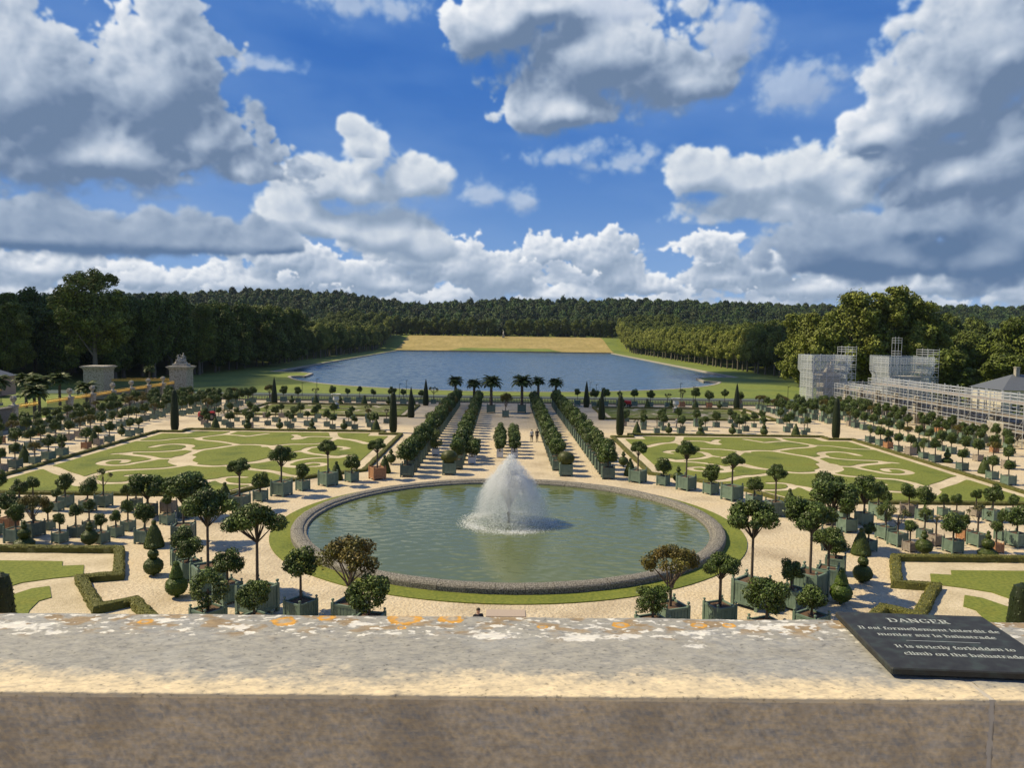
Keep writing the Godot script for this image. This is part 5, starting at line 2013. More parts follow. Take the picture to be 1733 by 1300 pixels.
func person_mesh(stride: float, lean: float, top: Color, legs: Color, hair: Color, h := 1.72) -> ArrayMesh:
	var k := h / 1.72
	var caps := []
	var hip := Vector3(0, 0.92, 0)
	var chest := Vector3(0, 1.32, lean * 0.05)
	caps.append([hip, Vector3(0, 1.12, 0), 0.145, 0.13])
	caps.append([Vector3(0, 1.12, 0), chest, 0.13, 0.155])
	caps.append([chest + Vector3(-0.13, 0.06, 0), chest + Vector3(0.13, 0.06, 0), 0.085, 0.085])
	caps.append([chest + Vector3(0, 0.1, 0), chest + Vector3(0, 0.24, 0.01), 0.06, 0.055])
	caps.append([chest + Vector3(0, 0.29, 0.015), chest + Vector3(0, 0.33, 0.005), 0.085, 0.10])
	caps.append([chest + Vector3(0, 0.27, 0.05), chest + Vector3(0, 0.29, 0.075), 0.05, 0.03])
	for s: float in [-1.0, 1.0]:
		var foot := Vector3(0.10 * s, 0.06, stride * 0.30 * s)
		var knee := Vector3(0.10 * s, 0.50, stride * 0.17 * s + 0.03)
		caps.append([Vector3(0.085 * s, 0.90, 0), knee, 0.095, 0.062])
		caps.append([knee, foot + Vector3(0, 0.04, -0.02), 0.062, 0.042])
		caps.append([foot + Vector3(0, 0, -0.05), foot + Vector3(0.01 * s, -0.015, 0.13), 0.045, 0.038])
		var sh := chest + Vector3(0.19 * s, 0.07, 0)
		var el := sh + Vector3(0.05 * s, -0.29, -stride * 0.12 * s)
		var wr := el + Vector3(0.0, -0.24, -stride * 0.12 * s + 0.06)
		caps.append([sh, el, 0.058, 0.044])
		caps.append([el, wr, 0.044, 0.03])
		for fi in 5:
			var o := Vector3(-0.02 * s + (0.02 if fi == 0 else 0.0) * s, -0.03, -0.028 + fi * 0.016)
			caps.append([wr, wr + o + Vector3(0, -0.05 - 0.012 * (2 - absi(fi - 2)), 0.01), 0.018, 0.010])
	for q in caps:
		q[0] = q[0] * k
		q[1] = q[1] * k
		q[2] *= k
		q[3] *= k
	return blob(caps, 0.022, 0.05, func(p: Vector3) -> Color:
		p = p / k
		if p.y > 1.66 or p.y > 1.57 and p.z < 0.02 + lean * 0.05:
			return hair
		if p.y > 1.47:
			return Color(0.42, 0.26, 0.19)
		if absf(p.x) > 0.17 and p.y < 0.86:
			return Color(0.42, 0.26, 0.19)
		if p.y > 0.93:
			return top
		return legs if p.y > 0.11 else Color(0.05, 0.045, 0.04))

func build_people() -> void:
	var dark := Color(0.02, 0.021, 0.025)
	var grey := Color(0.22, 0.22, 0.24)
	var a := person_mesh(0.8, 0.4, Color(0.30, 0.31, 0.35), dark, Color(0.03, 0.02, 0.015))
	var b := person_mesh(-0.7, 0.4, dark, dark, Color(0.03, 0.02, 0.015), 1.78)
	var c := person_mesh(0.5, 0.8, Color(0.55, 0.02, 0.02), Color(0.04, 0.05, 0.08), Color(0.05, 0.03, 0.02))
	var d := person_mesh(0.6, 0.5, grey, Color(0.10, 0.10, 0.11), Color(0.12, 0.08, 0.05))
	var grp := "visitors in the garden"
	single("person", a, M.cloth, "person in pale grey top and dark trousers walking up the avenue", "person", Vector3(3.42, 0, -105.0), PI, grp)
	single("person", b, M.cloth, "person all in black walking beside the one in grey", "person", Vector3(4.15, 0, -105.2), PI, grp)
	single("person", c, M.cloth, "person in red top beside the right yew column", "person", Vector3(18.5, 0, -121.4), 1.2, grp)
	single("person", d, M.cloth, "person in grey walking in the right cross alley, first of two", "person", Vector3(27.2, 0, -122.2), -1.2, grp)
	single("person", d, M.cloth, "person in grey in the right cross alley, following the first", "person", Vector3(28.3, 0, -122.6), -1.0, grp)
	single("person", d, M.cloth, "person in grey stepping past the left yew column's boxes", "person", Vector3(-20.6, 0, -117.9), 1.4, grp)
	single("person", b, M.cloth, "person with dark hair, only the head showing over the parapet", "person", Vector3(-1.6, 0, -36.1), 0.3, grp)

func stone_figures(sd: int) -> ArrayMesh:
	# a carved group of two seated figures and a child on a rocky base
	var rng := RandomNumberGenerator.new()
	rng.seed = sd
	var caps := []
	caps.append([Vector3(-0.9, 0.2, 0), Vector3(0.9, 0.2, 0), 0.45, 0.45])
	caps.append([Vector3(-0.5, 0.6, 0), Vector3(0.5, 0.7, 0.1), 0.5, 0.45])
	for q in [[Vector3(-0.45, 0.9, 0.1), 1.0, -0.25], [Vector3(0.35, 1.1, 0.0), 1.15, 0.2], [Vector3(0.8, 0.6, 0.25), 0.65, 0.35]]:
		var p: Vector3 = q[0]
		var k: float = q[1]
		caps.append([p, p + Vector3(q[2] * 0.4, 0.62, 0) * k, 0.26 * k, 0.24 * k])
		caps.append([p + Vector3(q[2] * 0.5, 0.98, 0.05) * k, p + Vector3(q[2] * 0.5, 1.06, 0.05) * k, 0.15 * k, 0.15 * k])
		caps.append([p + Vector3(-0.1, 0, 0), p + Vector3(-0.5, 0.05, 0.35) * k, 0.18 * k, 0.13 * k])
		caps.append([p + Vector3(-0.5, 0.05, 0.35) * k, p + Vector3(-0.55, -0.5, 0.4) * k, 0.13 * k, 0.08 * k])
		caps.append([p + Vector3(0.1, 0, 0), p + Vector3(0.45, 0.0, 0.35) * k, 0.18 * k, 0.13 * k])
		caps.append([p + Vector3(0.25, 0.6, 0) * k, p + Vector3(0.62, 0.35, 0.2) * k, 0.10 * k, 0.07 * k])
		caps.append([p + Vector3(-0.25, 0.6, 0) * k, p + Vector3(-0.5, 0.9, 0.2) * k, 0.10 * k, 0.07 * k])
	return blob(caps, 0.075, 0.12, func(_p): return Color(0.5, 0.48, 0.44))

func block_pier(at: Vector3, w: float, h: float, label: String, statue: bool) -> void:
	var t := thing("gate_pier", label, "stone pier", at)
	var b := MB.new()
	b.box(Vector3(0, 0.45, 0), Vector3(w + 0.5, 0.9, w + 0.5))
	part("plinth", b.mesh(), M.stone, t)
	# courses of ashlar with recessed joints
	var n := 7
	var ch := (h - 0.9 - 0.8) / n
	for k in n:
		b = MB.new()
		b.box(Vector3(0, 0.9 + ch * (k + 0.5), 0), Vector3(w, ch - 0.05, w))
		part("stone_course", b.mesh(), M.stone, t)
	b = MB.new()
	b.box(Vector3(0, 0.9 + ch * n * 0.5, 0), Vector3(w - 0.1, ch * n, w - 0.1))
	part("core", b.mesh(), M.stone, t)
	b = MB.new()
	b.box(Vector3(0, h - 0.65, 0), Vector3(w + 0.2, 0.3, w + 0.2))
	b.box(Vector3(0, h - 0.38, 0), Vector3(w + 0.7, 0.22, w + 0.7))
	b.box(Vector3(0, h - 0.2, 0), Vector3(w + 1.1, 0.14, w + 1.1))
	b.box(Vector3(0, h - 0.06, 0), Vector3(w + 0.6, 0.14, w + 0.6))
	part("cornice", b.mesh(), M.stone, t)
	if statue:
		b = MB.new()
		b.box(Vector3(0, h + 0.25, 0), Vector3(w * 0.85, 0.5, w * 0.6))
		part("statue_base", b.mesh(), M.stone, t)
		single("statue", stone_figures(3), M.stone, "carved stone group of seated figures on the gate pier %s of the lake" % side_word(at.x), "statue", at + Vector3(0, h + 0.35, 0), 0.35)

func fence_pier(at: Vector3, label: String) -> void:
	var t := thing("fence_pier", label, "stone pier", at, 0.0, "fence piers with carved baskets")
	var b := MB.new()
	b.box(Vector3(0, 1.6, 0), Vector3(0.85, 3.2, 0.85))
	part("shaft", b.mesh(), M.stone, t)
	b = MB.new()
	b.box(Vector3(0, 3.27, 0), Vector3(1.1, 0.14, 1.1))
	b.box(Vector3(0, 3.40, 0), Vector3(0.95, 0.12, 0.95))
	part("cap", b.mesh(), M.stone, t)
	if not crowns.has("basket"):
		var m := MB.new()
		m.lathe([Vector2(0.34, 3.46), Vector2(0.22, 3.56), Vector2(0.16, 3.8), Vector2(0.26, 3.98), Vector2(0.42, 4.2), Vector2(0.46, 4.36), Vector2(0.40, 4.42)], 12)
		var rng := RandomNumberGenerator.new()
		rng.seed = 8
		for i in 26:
			var d := rand_dir(rng)
			d.y = absf(d.y)
			m.ball(Vector3(0, 4.40, 0) + d * Vector3(0.38, 0.34, 0.38), Vector3.ONE * rng.randf_range(0.10, 0.17), 6, 4)
		crowns.basket = m.mesh()
	part("flower_basket", crowns.basket, M.stone, t)

func gilded_panel(a: Vector3, c: Vector3, label: String) -> void:
	var t := thing("gilded_railing", label, "railing", (a + c) * 0.5, atan2(-(c.z - a.z), c.x - a.x), "gilded railings between piers")
	var l := a.distance_to(c) - 0.9
	var b := MB.new()
	b.box(Vector3(0, 0.25, 0), Vector3(l, 0.5, 0.35))
	part("kerb", b.mesh(), M.stone, t)
	b = MB.new()
	var n := int(l / 0.16)
	for i in n:
		b.box(Vector3(-l * 0.5 + (i + 0.5) * l / n, 1.72, 0), Vector3(0.03, 2.45, 0.03))
	b.box(Vector3(0, 0.62, 0), Vector3(l, 0.05, 0.05))
	var bars := part("bars", b.mesh(), M.iron, t)
	bars.set_meta("kind", "stuff")
	b = MB.new()
	b.box(Vector3(0, 2.92, 0), Vector3(l, 0.06, 0.07))
	b.box(Vector3(0, 3.36, 0), Vector3(l, 0.06, 0.07))
	var k := int(l / 0.30)
	for i in k:
		var x := -l * 0.5 + (i + 0.5) * l / k
		b.box(Vector3(x, 3.14, 0), Vector3(0.19, 0.30, 0.04), Basis(Vector3.BACK, PI / 4))
		b.ball(Vector3(x, 3.47, 0), Vector3(0.05, 0.09, 0.05), 5, 3)
	part("gilded_crest", b.mesh(), M.gold, t)

func low_house(at: Vector3, size: Vector3, roof_h: float, turn: float, wall: Color, label: String) -> void:
	var t := thing("lodge_house", label, "house", at, turn)
	var b := MB.new()
	b.box(Vector3(0, size.y * 0.5, 0), size)
	part("wall", b.mesh(), plain(wall, 0.9), t)
	b = MB.new()
	var hx := size.x * 0.5 + 0.4
	var hz := size.z * 0.5 + 0.4
	var y0 := size.y
	var y1 := size.y + roof_h
	var rx := maxf(hx - hz, 0.6)
	var p := [Vector3(-hx, y0, -hz), Vector3(hx, y0, -hz), Vector3(hx, y0, hz), Vector3(-hx, y0, hz), Vector3(-rx, y1, 0), Vector3(rx, y1, 0)]
	b.quad(p[3], p[2], p[5], p[4], Vector3(0, hz, roof_h).normalized())
	b.quad(p[1], p[0], p[4], p[5], Vector3(0, hz, -roof_h).normalized())
	var nx := Vector3(roof_h, hx - rx, 0).normalized()
	b.tri(p[1], p[2], p[5], nx, nx, nx)
	nx.x = -nx.x
	b.tri(p[0], p[3], p[4], nx, nx, nx)
	b.quad(p[0], p[1], p[2], p[3], Vector3.DOWN)
	var roof := part("roof", b.mesh(), M.slate, t)
	for s in [-1.0, 1.0]:
		b = MB.new()
		b.box(Vector3(s * rx * 0.8, y1 + 0.3, 0.3), Vector3(0.7, 1.9, 0.7))
		b.box(Vector3(s * rx * 0.8, y1 + 1.3, 0.3), Vector3(0.85, 0.16, 0.85))
		part("chimney", b.mesh(), M.stone, roof)
	for i in 4:
		b = MB.new()
		b.box(Vector3(-size.x * 0.36 + i * size.x * 0.24, size.y * 0.52, size.z * 0.5 + 0.02), Vector3(1.0, 1.7, 0.08))
		var w := part("window", b.mesh(), M.white_paint, t)
		b = MB.new()
		b.box(Vector3(-size.x * 0.36 + i * size.x * 0.24, size.y * 0.52, size.z * 0.5 + 0.05), Vector3(0.82, 1.5, 0.06))
		part("pane", b.mesh(), M.glass, w)

func tube_bays(b: MB, x0: float, x1: float, z0: float, z1: float, nx: int, nz: int, levels: Array, r := 0.045) -> void:
	# standards at the grid points, ledgers and guard rails round each level
	var top: float = levels[-1] + 1.1
	for i in nx + 1:
		for j in nz + 1:
			if i > 0 and i < nx and j > 0 and j < nz:
				continue
			var p := Vector3(lerpf(x0, x1, float(i) / nx), 0, lerpf(z0, z1, float(j) / nz))
			b.tube(p, p + Vector3(0, top + 0.25 * ((i + j) % 2), 0), r, r, 4)
	for l: float in levels:
		for g in [0.0, 0.5, 1.0]:
			var y: float = l + g
			b.tube(Vector3(x0, y, z0), Vector3(x1, y, z0), r * 0.9, r * 0.9, 4)
			b.tube(Vector3(x0, y, z1), Vector3(x1, y, z1), r * 0.9, r * 0.9, 4)
			b.tube(Vector3(x0, y, z0), Vector3(x0, y, z1), r * 0.9, r * 0.9, 4)
			b.tube(Vector3(x1, y, z0), Vector3(x1, y, z1), r * 0.9, r * 0.9, 4)
		if nx > 1:
			for i in nx:
				var xa := lerpf(x0, x1, float(i) / nx)
				var xb := lerpf(x0, x1, float(i + 1) / nx)
				if i % 2 == 0:
					b.tube(Vector3(xa, l - 2.0, z1), Vector3(xb, l, z1), r * 0.7, r * 0.7, 4)
		for j in nz:
			var za := lerpf(z0, z1, float(j) / nz)
			var zb := lerpf(z0, z1, float(j + 1) / nz)
			if j % 3 == 1:
				b.tube(Vector3(x0, l - 2.0, za), Vector3(x0, l, zb), r * 0.7, r * 0.7, 4)

func scaffold_tower(at: Vector3, w: float, d: float, h: float, turn: float, label: String, mast: float) -> void:
	var t := thing("scaffold_tower", label, "scaffolding", at, turn, "scaffolding round the gate piers")
	var levels := []
	var y := 2.0
	while y < h - 0.8:
		levels.append(y)
		y += 1.95
	var b := MB.new()
	tube_bays(b, -w * 0.5, w * 0.5, -d * 0.5, d * 0.5, 5, 4, levels)
	# stair tower on one side
	var sx := w * 0.5 + 0.2
	tube_bays(b, sx, sx + 2.4, -d * 0.3, d * 0.3, 1, 2, levels + [y])
	for i in levels.size():
		for e in [0.7, 1.0, 1.9]:
			b.tube(Vector3(sx + 0.3, levels[i] - 2.0 + e - 0.7, d * 0.3 * (1 if i % 2 else -1)), Vector3(sx + 0.3, levels[i] + e - 0.7, -d * 0.3 * (1 if i % 2 else -1)), 0.05, 0.05, 4)
			b.tube(Vector3(sx + 1.9 * (i % 2), levels[i] - 2.0 + e - 0.7, d * 0.3), Vector3(sx + 1.9 * ((i + 1) % 2), levels[i] + e - 0.7, d * 0.3), 0.05, 0.05, 4)
	if mast > 0.0:
		tube_bays(b, -w * 0.3, -w * 0.3 + 1.4, d * 0.1, d * 0.1 + 1.4, 1, 1, [h, h + mast - 1.2], 0.04)
	part("tube_frame", b.mesh(), M.steel, t).set_meta("kind", "stuff")
	for l in levels:
		b = MB.new()
		b.box(Vector3(0, l, d * 0.5 - 0.45), Vector3(w - 0.1, 0.06, 0.8))
		b.box(Vector3(-w * 0.5 + 0.45, l, 0), Vector3(0.8, 0.061, d - 1.8))
		b.box(Vector3(w * 0.5 - 0.45, l, 0), Vector3(0.8, 0.061, d - 1.8))
		part("deck", b.mesh(), M.grey_wood, t)
	# pale netting, wider above
	var fl := 0.55
	var prof := [[0.1, 0.12], [h * 0.62, 0.12], [h * 0.70, fl], [h, fl]]
	for s in 4:
		b = MB.new()
		var tb := Basis(Vector3.UP, PI / 2 * s)
		for i in 3:
			var q := []
			for e in [[i, -1.0], [i, 1.0], [i + 1, 1.0], [i + 1, -1.0]]:
				var hw: float = (w if s % 2 == 0 else d) * 0.5 + prof[e[0]][1]
				var hd: float = (d if s % 2 == 0 else w) * 0.5 + prof[e[0]][1]
				q.append(tb * Vector3(hw * e[1], prof[e[0]][0], hd))
			b.quad(q[0], q[1], q[2], q[3], tb * Vector3.BACK)
		part("netting", b.mesh(), M.net, t)

func build_sides() -> void:
	# left boundary: piers with carved baskets and gilded railings between
	var zs := [-112.5, -127.0, -134.0, -141.0, -148.0, -155.0, -161.7]
	for i in zs.size():
		fence_pier(Vector3(-72.0, 0, zs[i]), "%s basket-topped pier from the low wall along the left fence" % nth(i + 1))
	gilded_panel(Vector3(-72, 0, -112.5), Vector3(-72, 0, -119.0), "gilded railing leaf beside the first left pier, before the gap")
	for i in range(1, zs.size() - 1):
		gilded_panel(Vector3(-72, 0, zs[i]), Vector3(-72, 0, zs[i + 1]), "gilded railing between the %s and %s left piers" % [nth(i + 1), nth(i + 2)])
	gilded_panel(Vector3(-72, 0, -120.2), Vector3(-72, 0, -127.0), "gilded railing leading to the second left pier")
	gilded_panel(Vector3(-72, 0, -161.7), Vector3(-72, 0, -167.7), "last gilded railing, ending at the tall statue pier")
	gilded_panel(Vector3(-86.0, 0.4, -167.0), Vector3(-73.0, 0.4, -170.5), "distant gilded railing between the two tall left piers")
	gilded_panel(Vector3(-99, -0.6, -140.0), Vector3(-99, -0.6, -152.0), "gilded railing half hidden behind the left palms")
	var b := MB.new()
	b.box(Vector3(0, 1.55, 8.6), Vector3(0.7, 3.1, 16.4))
	b.box(Vector3(0, 3.18, 8.6), Vector3(0.95, 0.16, 16.4))
	single("boundary_wall", b.mesh(), M.oldstone, "low grey stone wall at the left edge before the first pier", "wall", Vector3(-72, 0, -112.0))
	block_pier(Vector3(-71.6, 0, -170.0), 3.7, 6.7, "tall stone gate pier carrying carved figures, left of the lake", true)
	block_pier(Vector3(-87.6, -0.3, -166.0), 4.3, 7.0, "tall flat-topped stone gate pier without a statue", false)
	block_pier(Vector3(71.6, 0, -170.0), 3.7, 6.7, "stone gate pier inside the first netted scaffold tower", true)
	block_pier(Vector3(86.8, -0.3, -166.0), 4.3, 7.0, "stone gate pier inside the second netted scaffold tower", false)
	# right boundary under repair
	for i in zs.size():
		fence_pier(Vector3(72.0, 0, zs[i]), "%s basket-topped pier behind the right-hand scaffolding" % nth(i + 1))
	scaffold_tower(Vector3(70.8, 0, -171.0), 7.4, 7.0, 11.0, 0.0, "netted scaffold tower nearest the lake", 0.0)
	scaffold_tower(Vector3(85.6, -0.3, -166.0), 8.6, 7.6, 11.4, 0.0, "netted scaffold tower with a lattice mast on top", 4.0)
	for i in 8:
		var z0 := -165.0 + i * 7.6
		var t := thing("scaffold_bay", "%s bay from the lake of the scaffolding along the right wall" % nth(i + 1), "scaffolding", Vector3(72.4, 0, z0 + 3.8), 0.0, "scaffold bays along the right wall")
		b = MB.new()
		var lv := [2.0, 4.0, 6.0] if i > 1 else [2.0, 4.0]
		tube_bays(b, -1.6, 1.4, -3.7, 3.7, 1, 5, lv)
		tube_bays(b, 1.5, 2.6, -3.65, 3.65, 1, 4, lv)
		part("tube_frame", b.mesh(), M.steel, t).set_meta("kind", "stuff")
		for l in lv:
			b = MB.new()
			b.box(Vector3(0.1, l, 0), Vector3(2.4, 0.07, 7.3))
			part("deck", b.mesh(), M.grey_wood, t)
		b = MB.new()
		b.box(Vector3(3.6, 1.6, 0), Vector3(0.8, 3.2, 7.5))
		part("wall_behind", b.mesh(), M.stone, t)
	for i in 2:
		var t := thing("scaffold_bay", "%s bay of the scaffolding linking the two netted towers" % nth(i + 1), "scaffolding", Vector3(76.6 + i * 3.6, -0.1, -172.6 + i * 1.0), -0.3, "scaffold bays along the right wall")
		b = MB.new()
		tube_bays(b, -2.5, 2.5, -1.0, 1.0, 2, 1, [2.0, 4.0])
		part("tube_frame", b.mesh(), M.steel, t).set_meta("kind", "stuff")
		b = MB.new()
		b.box(Vector3(0, 2.0, 0), Vector3(4.9, 0.07, 1.9))
		b.box(Vector3(0, 4.0, 0), Vector3(4.9, 0.07, 1.9))
		part("deck", b.mesh(), M.grey_wood, t)
	# foot of the great stair at the right edge
	var st := thing("stair_wall", "pale stone stair wall with sloping balustrade at the right edge", "stair", Vector3(72.5, 0, -108.0))
	b = MB.new()
	b.bevel_box(Vector3(0, 1.5, -2.2), Vector3(3.6, 3.0, 3.8), 0.05)
	part("pedestal", b.mesh(), M.stone, st)
	b = MB.new()
	for i in 14:
		b.box(Vector3(0.8, 0.15 + i * 0.165, 0.2 + i * 0.62), Vector3(2.6, 0.3 + i * 0.33, 0.62))
	part("flight", b.mesh(), M.stone, st)
	for i in 12:
		b = MB.new()
		b.lathe([Vector2(0.09, 0.0), Vector2(0.06, 0.1), Vector2(0.13, 0.3), Vector2(0.06, 0.55), Vector2(0.09, 0.62)], 8)
		part("baluster", b.mesh(), M.stone, st, Transform3D(Basis.IDENTITY, Vector3(-0.3, 0.5 + i * 0.33 * 0.62 / 0.62, 0.4 + i * 0.62)))
	b = MB.new()
	b.box(Vector3(-0.3, 3.0, 4.0), Vector3(0.42, 0.16, 9.0), Basis(Vector3.RIGHT, -atan2(0.33, 0.62)))
	part("handrail", b.mesh(), M.stone, st)
	low_house(Vector3(95.0, -0.6, -139.0), Vector3(15.0, 6.6, 9.0), 2.6, 0.0, lin(0.52, 0.47, 0.38), "cream house with slate roof and two chimneys above the scaffolding")
	low_house(Vector3(-119.0, -0.6, -172.0), Vector3(14.0, 4.3, 9.0), 2.6, 0.0, lin(0.40, 0.26, 0.20), "low house with slate roof behind the palms at left")
	# palms standing behind the left railing, one at the right stair
	var ps := [[-79.5, -115.5, 4.4, 2.7], [-84.0, -124.5, 5.6, 2.6], [-79.0, -129.0, 4.4, 2.5], [-88.5, -134.0, 5.6, 2.6], [-84.5, -139.5, 5.2, 2.6], [-91.5, -147.0, 5.2, 2.5], [-79.5, -146.0, 3.9, 2.4], [-88.0, -152.0, 5.0, 2.5], [-79.5, -172.0, 6.2, 1.5]]
	for i in ps.size():
		palm(Vector3(ps[i][0], -0.6, ps[i][1]), ps[i][2], ps[i][3], "%s palm from the left behind the gilded railing" % nth(i + 1) if i < 8 else "small palm beside the tall statue pier")
	palm(Vector3(80.5, -0.6, -117.5), 4.2, 2.6, "palm with drooping fronds behind the right stair wall")

func palm(at: Vector3, h: float, r: float, label: String) -> void:
	var t := thing("feather_palm", label, "palm tree", at, prng.randf() * TAU, "palms in the garden")
	part("trunk", crowns.palmtrunk, M.bark, t, scaled(Vector3.ZERO, Vector3(0.26, h, 0.26)))
	part("crown", crowns.palm[prng.randi() % 3], M.leaf, t, scaled(Vector3(0, h, 0), Vector3.ONE * r))

func build_garden_things() -> void:
	# white urns in the far lawns
	for sx: float in [-1.0, 1.0]:
		var t := thing("stone_urn", "white marble urn on a pedestal in the far %s lawn" % side_word(sx), "urn", Vector3(32.6 * sx, 0, -147.0), 0.0, "marble urns")
		var b := MB.new()
		b.box(Vector3(0, 0.10, 0), Vector3(1.2, 0.2, 1.2))
		b.box(Vector3(0, 0.50, 0), Vector3(0.95, 0.6, 0.95))
		b.box(Vector3(0, 0.86, 0), Vector3(1.15, 0.12, 1.15))
		part("pedestal", b.mesh(), M.stone, t)
		b = MB.new()
		b.lathe([Vector2(0.42, 0.92), Vector2(0.40, 1.0), Vector2(0.2, 1.12), Vector2(0.18, 1.28), Vector2(0.42, 1.46), Vector2(0.60, 1.7), Vector2(0.58, 2.0), Vector2(0.52, 2.3), Vector2(0.62, 2.56), Vector2(0.90, 2.74), Vector2(0.92, 2.84), Vector2(0.78, 2.84), Vector2(0.5, 2.5)], 20)
		part("vase", b.mesh(), M.marble, t)
	# lamp posts on the road by the lake
	var lamps := [[-57.5, -234.5, 5.6], [-62.5, -236.5, 4.4], [-31.0, -240.0, 5.4], [-32.8, -237.5, 4.3], [26.0, -236.0, 5.6], [27.2, -230.0, 5.0], [51.4, -225.0, 5.6], [53.6, -218.5, 4.6], [-92.0, -226.0, 5.0], [82.0, -222.0, 5.0]]
	for i in lamps.size():
		var q: Array = lamps[i]
		var t := thing("street_lamp", "%s thin lamp post from the left on the road before the lake" % nth([3, 2, 5, 4, 6, 7, 8, 9, 1, 10][i]), "street lamp", Vector3(q[0], land(q[0], q[1]), q[1]), 0.0, "lamp posts by the lake")
		var b := MB.new()
		b.tube(Vector3.ZERO, Vector3(0, q[2], 0), 0.10, 0.06, 6)
		part("pole", b.mesh(), M.iron, t)
		b = MB.new()
		b.box(Vector3(0.25, q[2], 0), Vector3(0.8, 0.12, 0.3))
		part("lamp_head", b.mesh(), M.iron, t)
	# railing across the end of the garden
	for i in 14:
		var x := -70.0 + i * 10.0
		var t := thing("end_railing", "%s section from the left of the dark railing ending the garden" % nth(i + 1), "railing", Vector3(x + 5.0, 0, -163.0), 0.0, "railing along the garden's end")
		var b := MB.new()
		b.box(Vector3(0, 0.12, 0), Vector3(9.98, 0.24, 0.4))
		part("kerb", b.mesh(), M.oldstone, t)
		b = MB.new()
		b.box(Vector3(0, 1.12, 0), Vector3(9.9, 0.12, 0.22))
		part("top_rail", b.mesh(), M.oldstone, t)
		b = MB.new()
		for k in 30:
			b.lathe([Vector2(0.08, 0.24), Vector2(0.05, 0.4), Vector2(0.10, 0.6), Vector2(0.05, 0.9), Vector2(0.08, 1.06)], 6, Vector3(-4.8 + k * 0.33, 0, 0))
		part("balusters", b.mesh(), M.oldstone, t).set_meta("kind", "stuff")
		b = MB.new()
		b.box(Vector3(-4.95, 0.65, 0.02), Vector3(0.5, 1.3, 0.5))
		part("post", b.mesh(), M.oldstone, t)
	# two small red tractors
	tractor(Vector3(24.2, 0, -157.0), 1.2, "small red tractor by the end railing, right of the avenue")
	tractor(Vector3(-48.8, 0, -125.5), -1.3, "small red tractor among the boxes, far left")
	# paved slab with a coiled hose before the parapet
	var s := MB.new()
	s.bevel_box(Vector3(0, 0.02, 0), Vector3(2.1, 0.04, 1.0), 0.01)
	single("paving_slab", s.mesh(), plain(lin(0.36, 0.29, 0.24), 0.9), "pinkish stone slab set in the gravel behind the parapet", "slab", Vector3(-0.25, 0, -40.2))
	# mounted statue closing the view
	var e := thing("equestrian_statue", "tiny pale equestrian statue beyond the lake, at the avenue's end", "statue", Vector3(-2.0, land(0, -950) + 0.3, -950.0))
	var b2 := MB.new()
	b2.box(Vector3(0, 1.6, 0), Vector3(3.0, 3.2, 4.6))
	b2.box(Vector3(0, 3.35, 0), Vector3(3.5, 0.3, 5.1))
	part("pedestal", b2.mesh(), M.stone, e)
	var caps := [[Vector3(0, 5.4, -1.0), Vector3(0, 5.7, 1.0), 0.75, 0.65], [Vector3(0, 5.9, 1.1), Vector3(0, 7.2, 1.9), 0.5, 0.35], [Vector3(0, 7.2, 1.9), Vector3(0, 6.9, 2.6), 0.34, 0.22], [Vector3(0, 6.1, 0), Vector3(0, 7.4, 0.1), 0.42, 0.48], [Vector3(0, 8.1, 0.15), Vector3(0, 8.2, 0.15), 0.28, 0.28], [Vector3(0, 7.4, 0.1), Vector3(0.8, 7.0, 0.9), 0.22, 0.16]]
	for q in [[-0.4, -1.1, 0.0], [0.4, -1.0, 0.3], [-0.4, 1.0, 0.4], [0.4, 1.1, -0.2]]:
		caps.append([Vector3(q[0], 5.2, q[1]), Vector3(q[0], 4.3, q[1] + q[2]), 0.34, 0.2])
		caps.append([Vector3(q[0], 4.3, q[1] + q[2]), Vector3(q[0], 3.5, q[1] + q[2] * 0.4), 0.2, 0.15])
	part("horse_and_rider", blob(caps, 0.2, 0.3, func(_p): return Color(0.6, 0.58, 0.54)), M.marble, e)

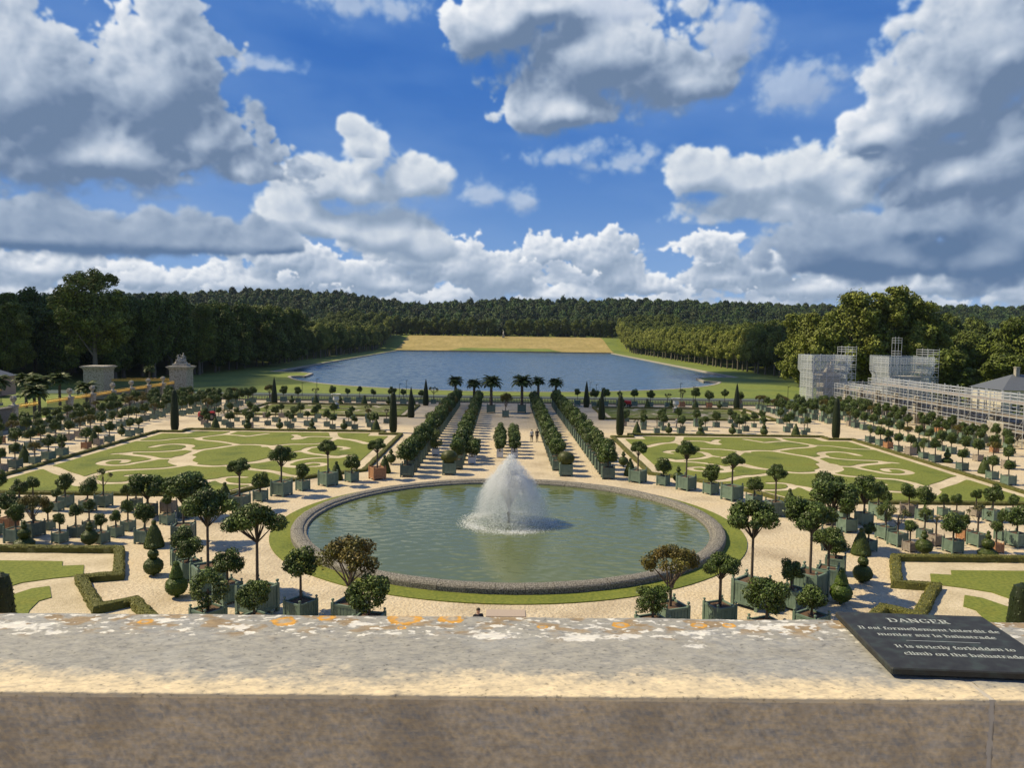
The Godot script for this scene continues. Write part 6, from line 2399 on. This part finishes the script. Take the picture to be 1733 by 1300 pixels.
func tractor(at: Vector3, turn: float, label: String) -> void:
	var t := thing("tractor", label, "tractor", at, turn, "red garden tractors")
	var b := MB.new()
	b.bevel_box(Vector3(0, 1.05, 0.75), Vector3(0.8, 0.75, 1.4), 0.1)
	b.bevel_box(Vector3(0, 0.85, -0.5), Vector3(1.0, 0.45, 1.2), 0.06)
	part("body", b.mesh(), M.red_paint, t)
	for s: float in [-1.0, 1.0]:
		b = MB.new()
		b.bevel_box(Vector3(0.72 * s, 1.35, -0.6), Vector3(0.4, 0.16, 1.1), 0.04)
		part("mudguard", b.mesh(), M.red_paint, t)
		for w in [[-0.6, 0.65, 0.34], [1.05, 0.40, 0.24]]:
			b = MB.new()
			var r: float = w[1]
			b.lathe([Vector2(r * 0.55, -w[2] * 0.5), Vector2(r * 0.92, -w[2] * 0.5), Vector2(r, -w[2] * 0.3), Vector2(r, w[2] * 0.3), Vector2(r * 0.92, w[2] * 0.5), Vector2(r * 0.55, w[2] * 0.5)], 16)
			var xf := Transform3D(Basis(Vector3.BACK, PI / 2), Vector3(0.75 * s, r, w[0]))
			var ty := part("wheel", b.mesh(), M.rubber, t, xf)
			b = MB.new()
			b.lathe([Vector2(0.0, -0.07), Vector2(r * 0.56, -0.06), Vector2(r * 0.56, 0.06), Vector2(0.0, 0.07)], 12)
			part("rim", b.mesh(), M.grey_wood, ty)
	b = MB.new()
	b.bevel_box(Vector3(0, 1.2, -0.75), Vector3(0.5, 0.16, 0.5), 0.04)
	b.bevel_box(Vector3(0, 1.5, -1.0), Vector3(0.5, 0.5, 0.12), 0.04)
	part("seat", b.mesh(), M.rubber, t)
	b = MB.new()
	for s in [-1.0, 1.0]:
		b.tube(Vector3(0.45 * s, 1.0, -1.05), Vector3(0.45 * s, 2.3, -1.05), 0.04, 0.04, 5)
	b.tube(Vector3(-0.45, 2.3, -1.05), Vector3(0.45, 2.3, -1.05), 0.04, 0.04, 5)
	part("roll_bar", b.mesh(), M.iron, t)
	b = MB.new()
	b.tube(Vector3(0, 1.3, 0.1), Vector3(0, 1.62, -0.1), 0.03, 0.03, 5)
	b.tube(Vector3(-0.2, 1.62, -0.1), Vector3(0.2, 1.62, -0.1), 0.03, 0.03, 5)
	part("steering_wheel", b.mesh(), M.rubber, t)

func build_clouds() -> void:
	# cumulus outside the picture, up-sun: their shadows lie on the far garden, the left wood and part of the right bank
	var rng := RandomNumberGenerator.new()
	rng.seed = 31
	for q in [[0.0, -171.0, 66.0, 52.0, 0.10], [-245.0, -330.0, 160.0, 140.0, 0.42], [128.0, -385.0, 50.0, 62.0, 0.3]]:
		var white := plain(Color(0.93, 0.94, 0.95, q[4]), 1.0)
		white.transparency = BaseMaterial3D.TRANSPARENCY_ALPHA
		var b := MB.new()
		for i in 46:
			var a := rng.randf() * TAU
			var r := sqrt(rng.randf())
			var s := rng.randf_range(0.16, 0.30)
			b.ball(Vector3(cos(a) * r * q[2] * 0.85, rng.randf_range(0.0, 20.0), sin(a) * r * q[3] * 0.85), Vector3(q[2] * s, q[3] * s * 0.5 + 6.0, q[3] * s * 1.2), 14, 8)
		var o := setting("cloud", b.mesh(), white)
		o.position = Vector3(q[0], 0, q[1]) + SUN_DIR * (520.0 / SUN_DIR.y)
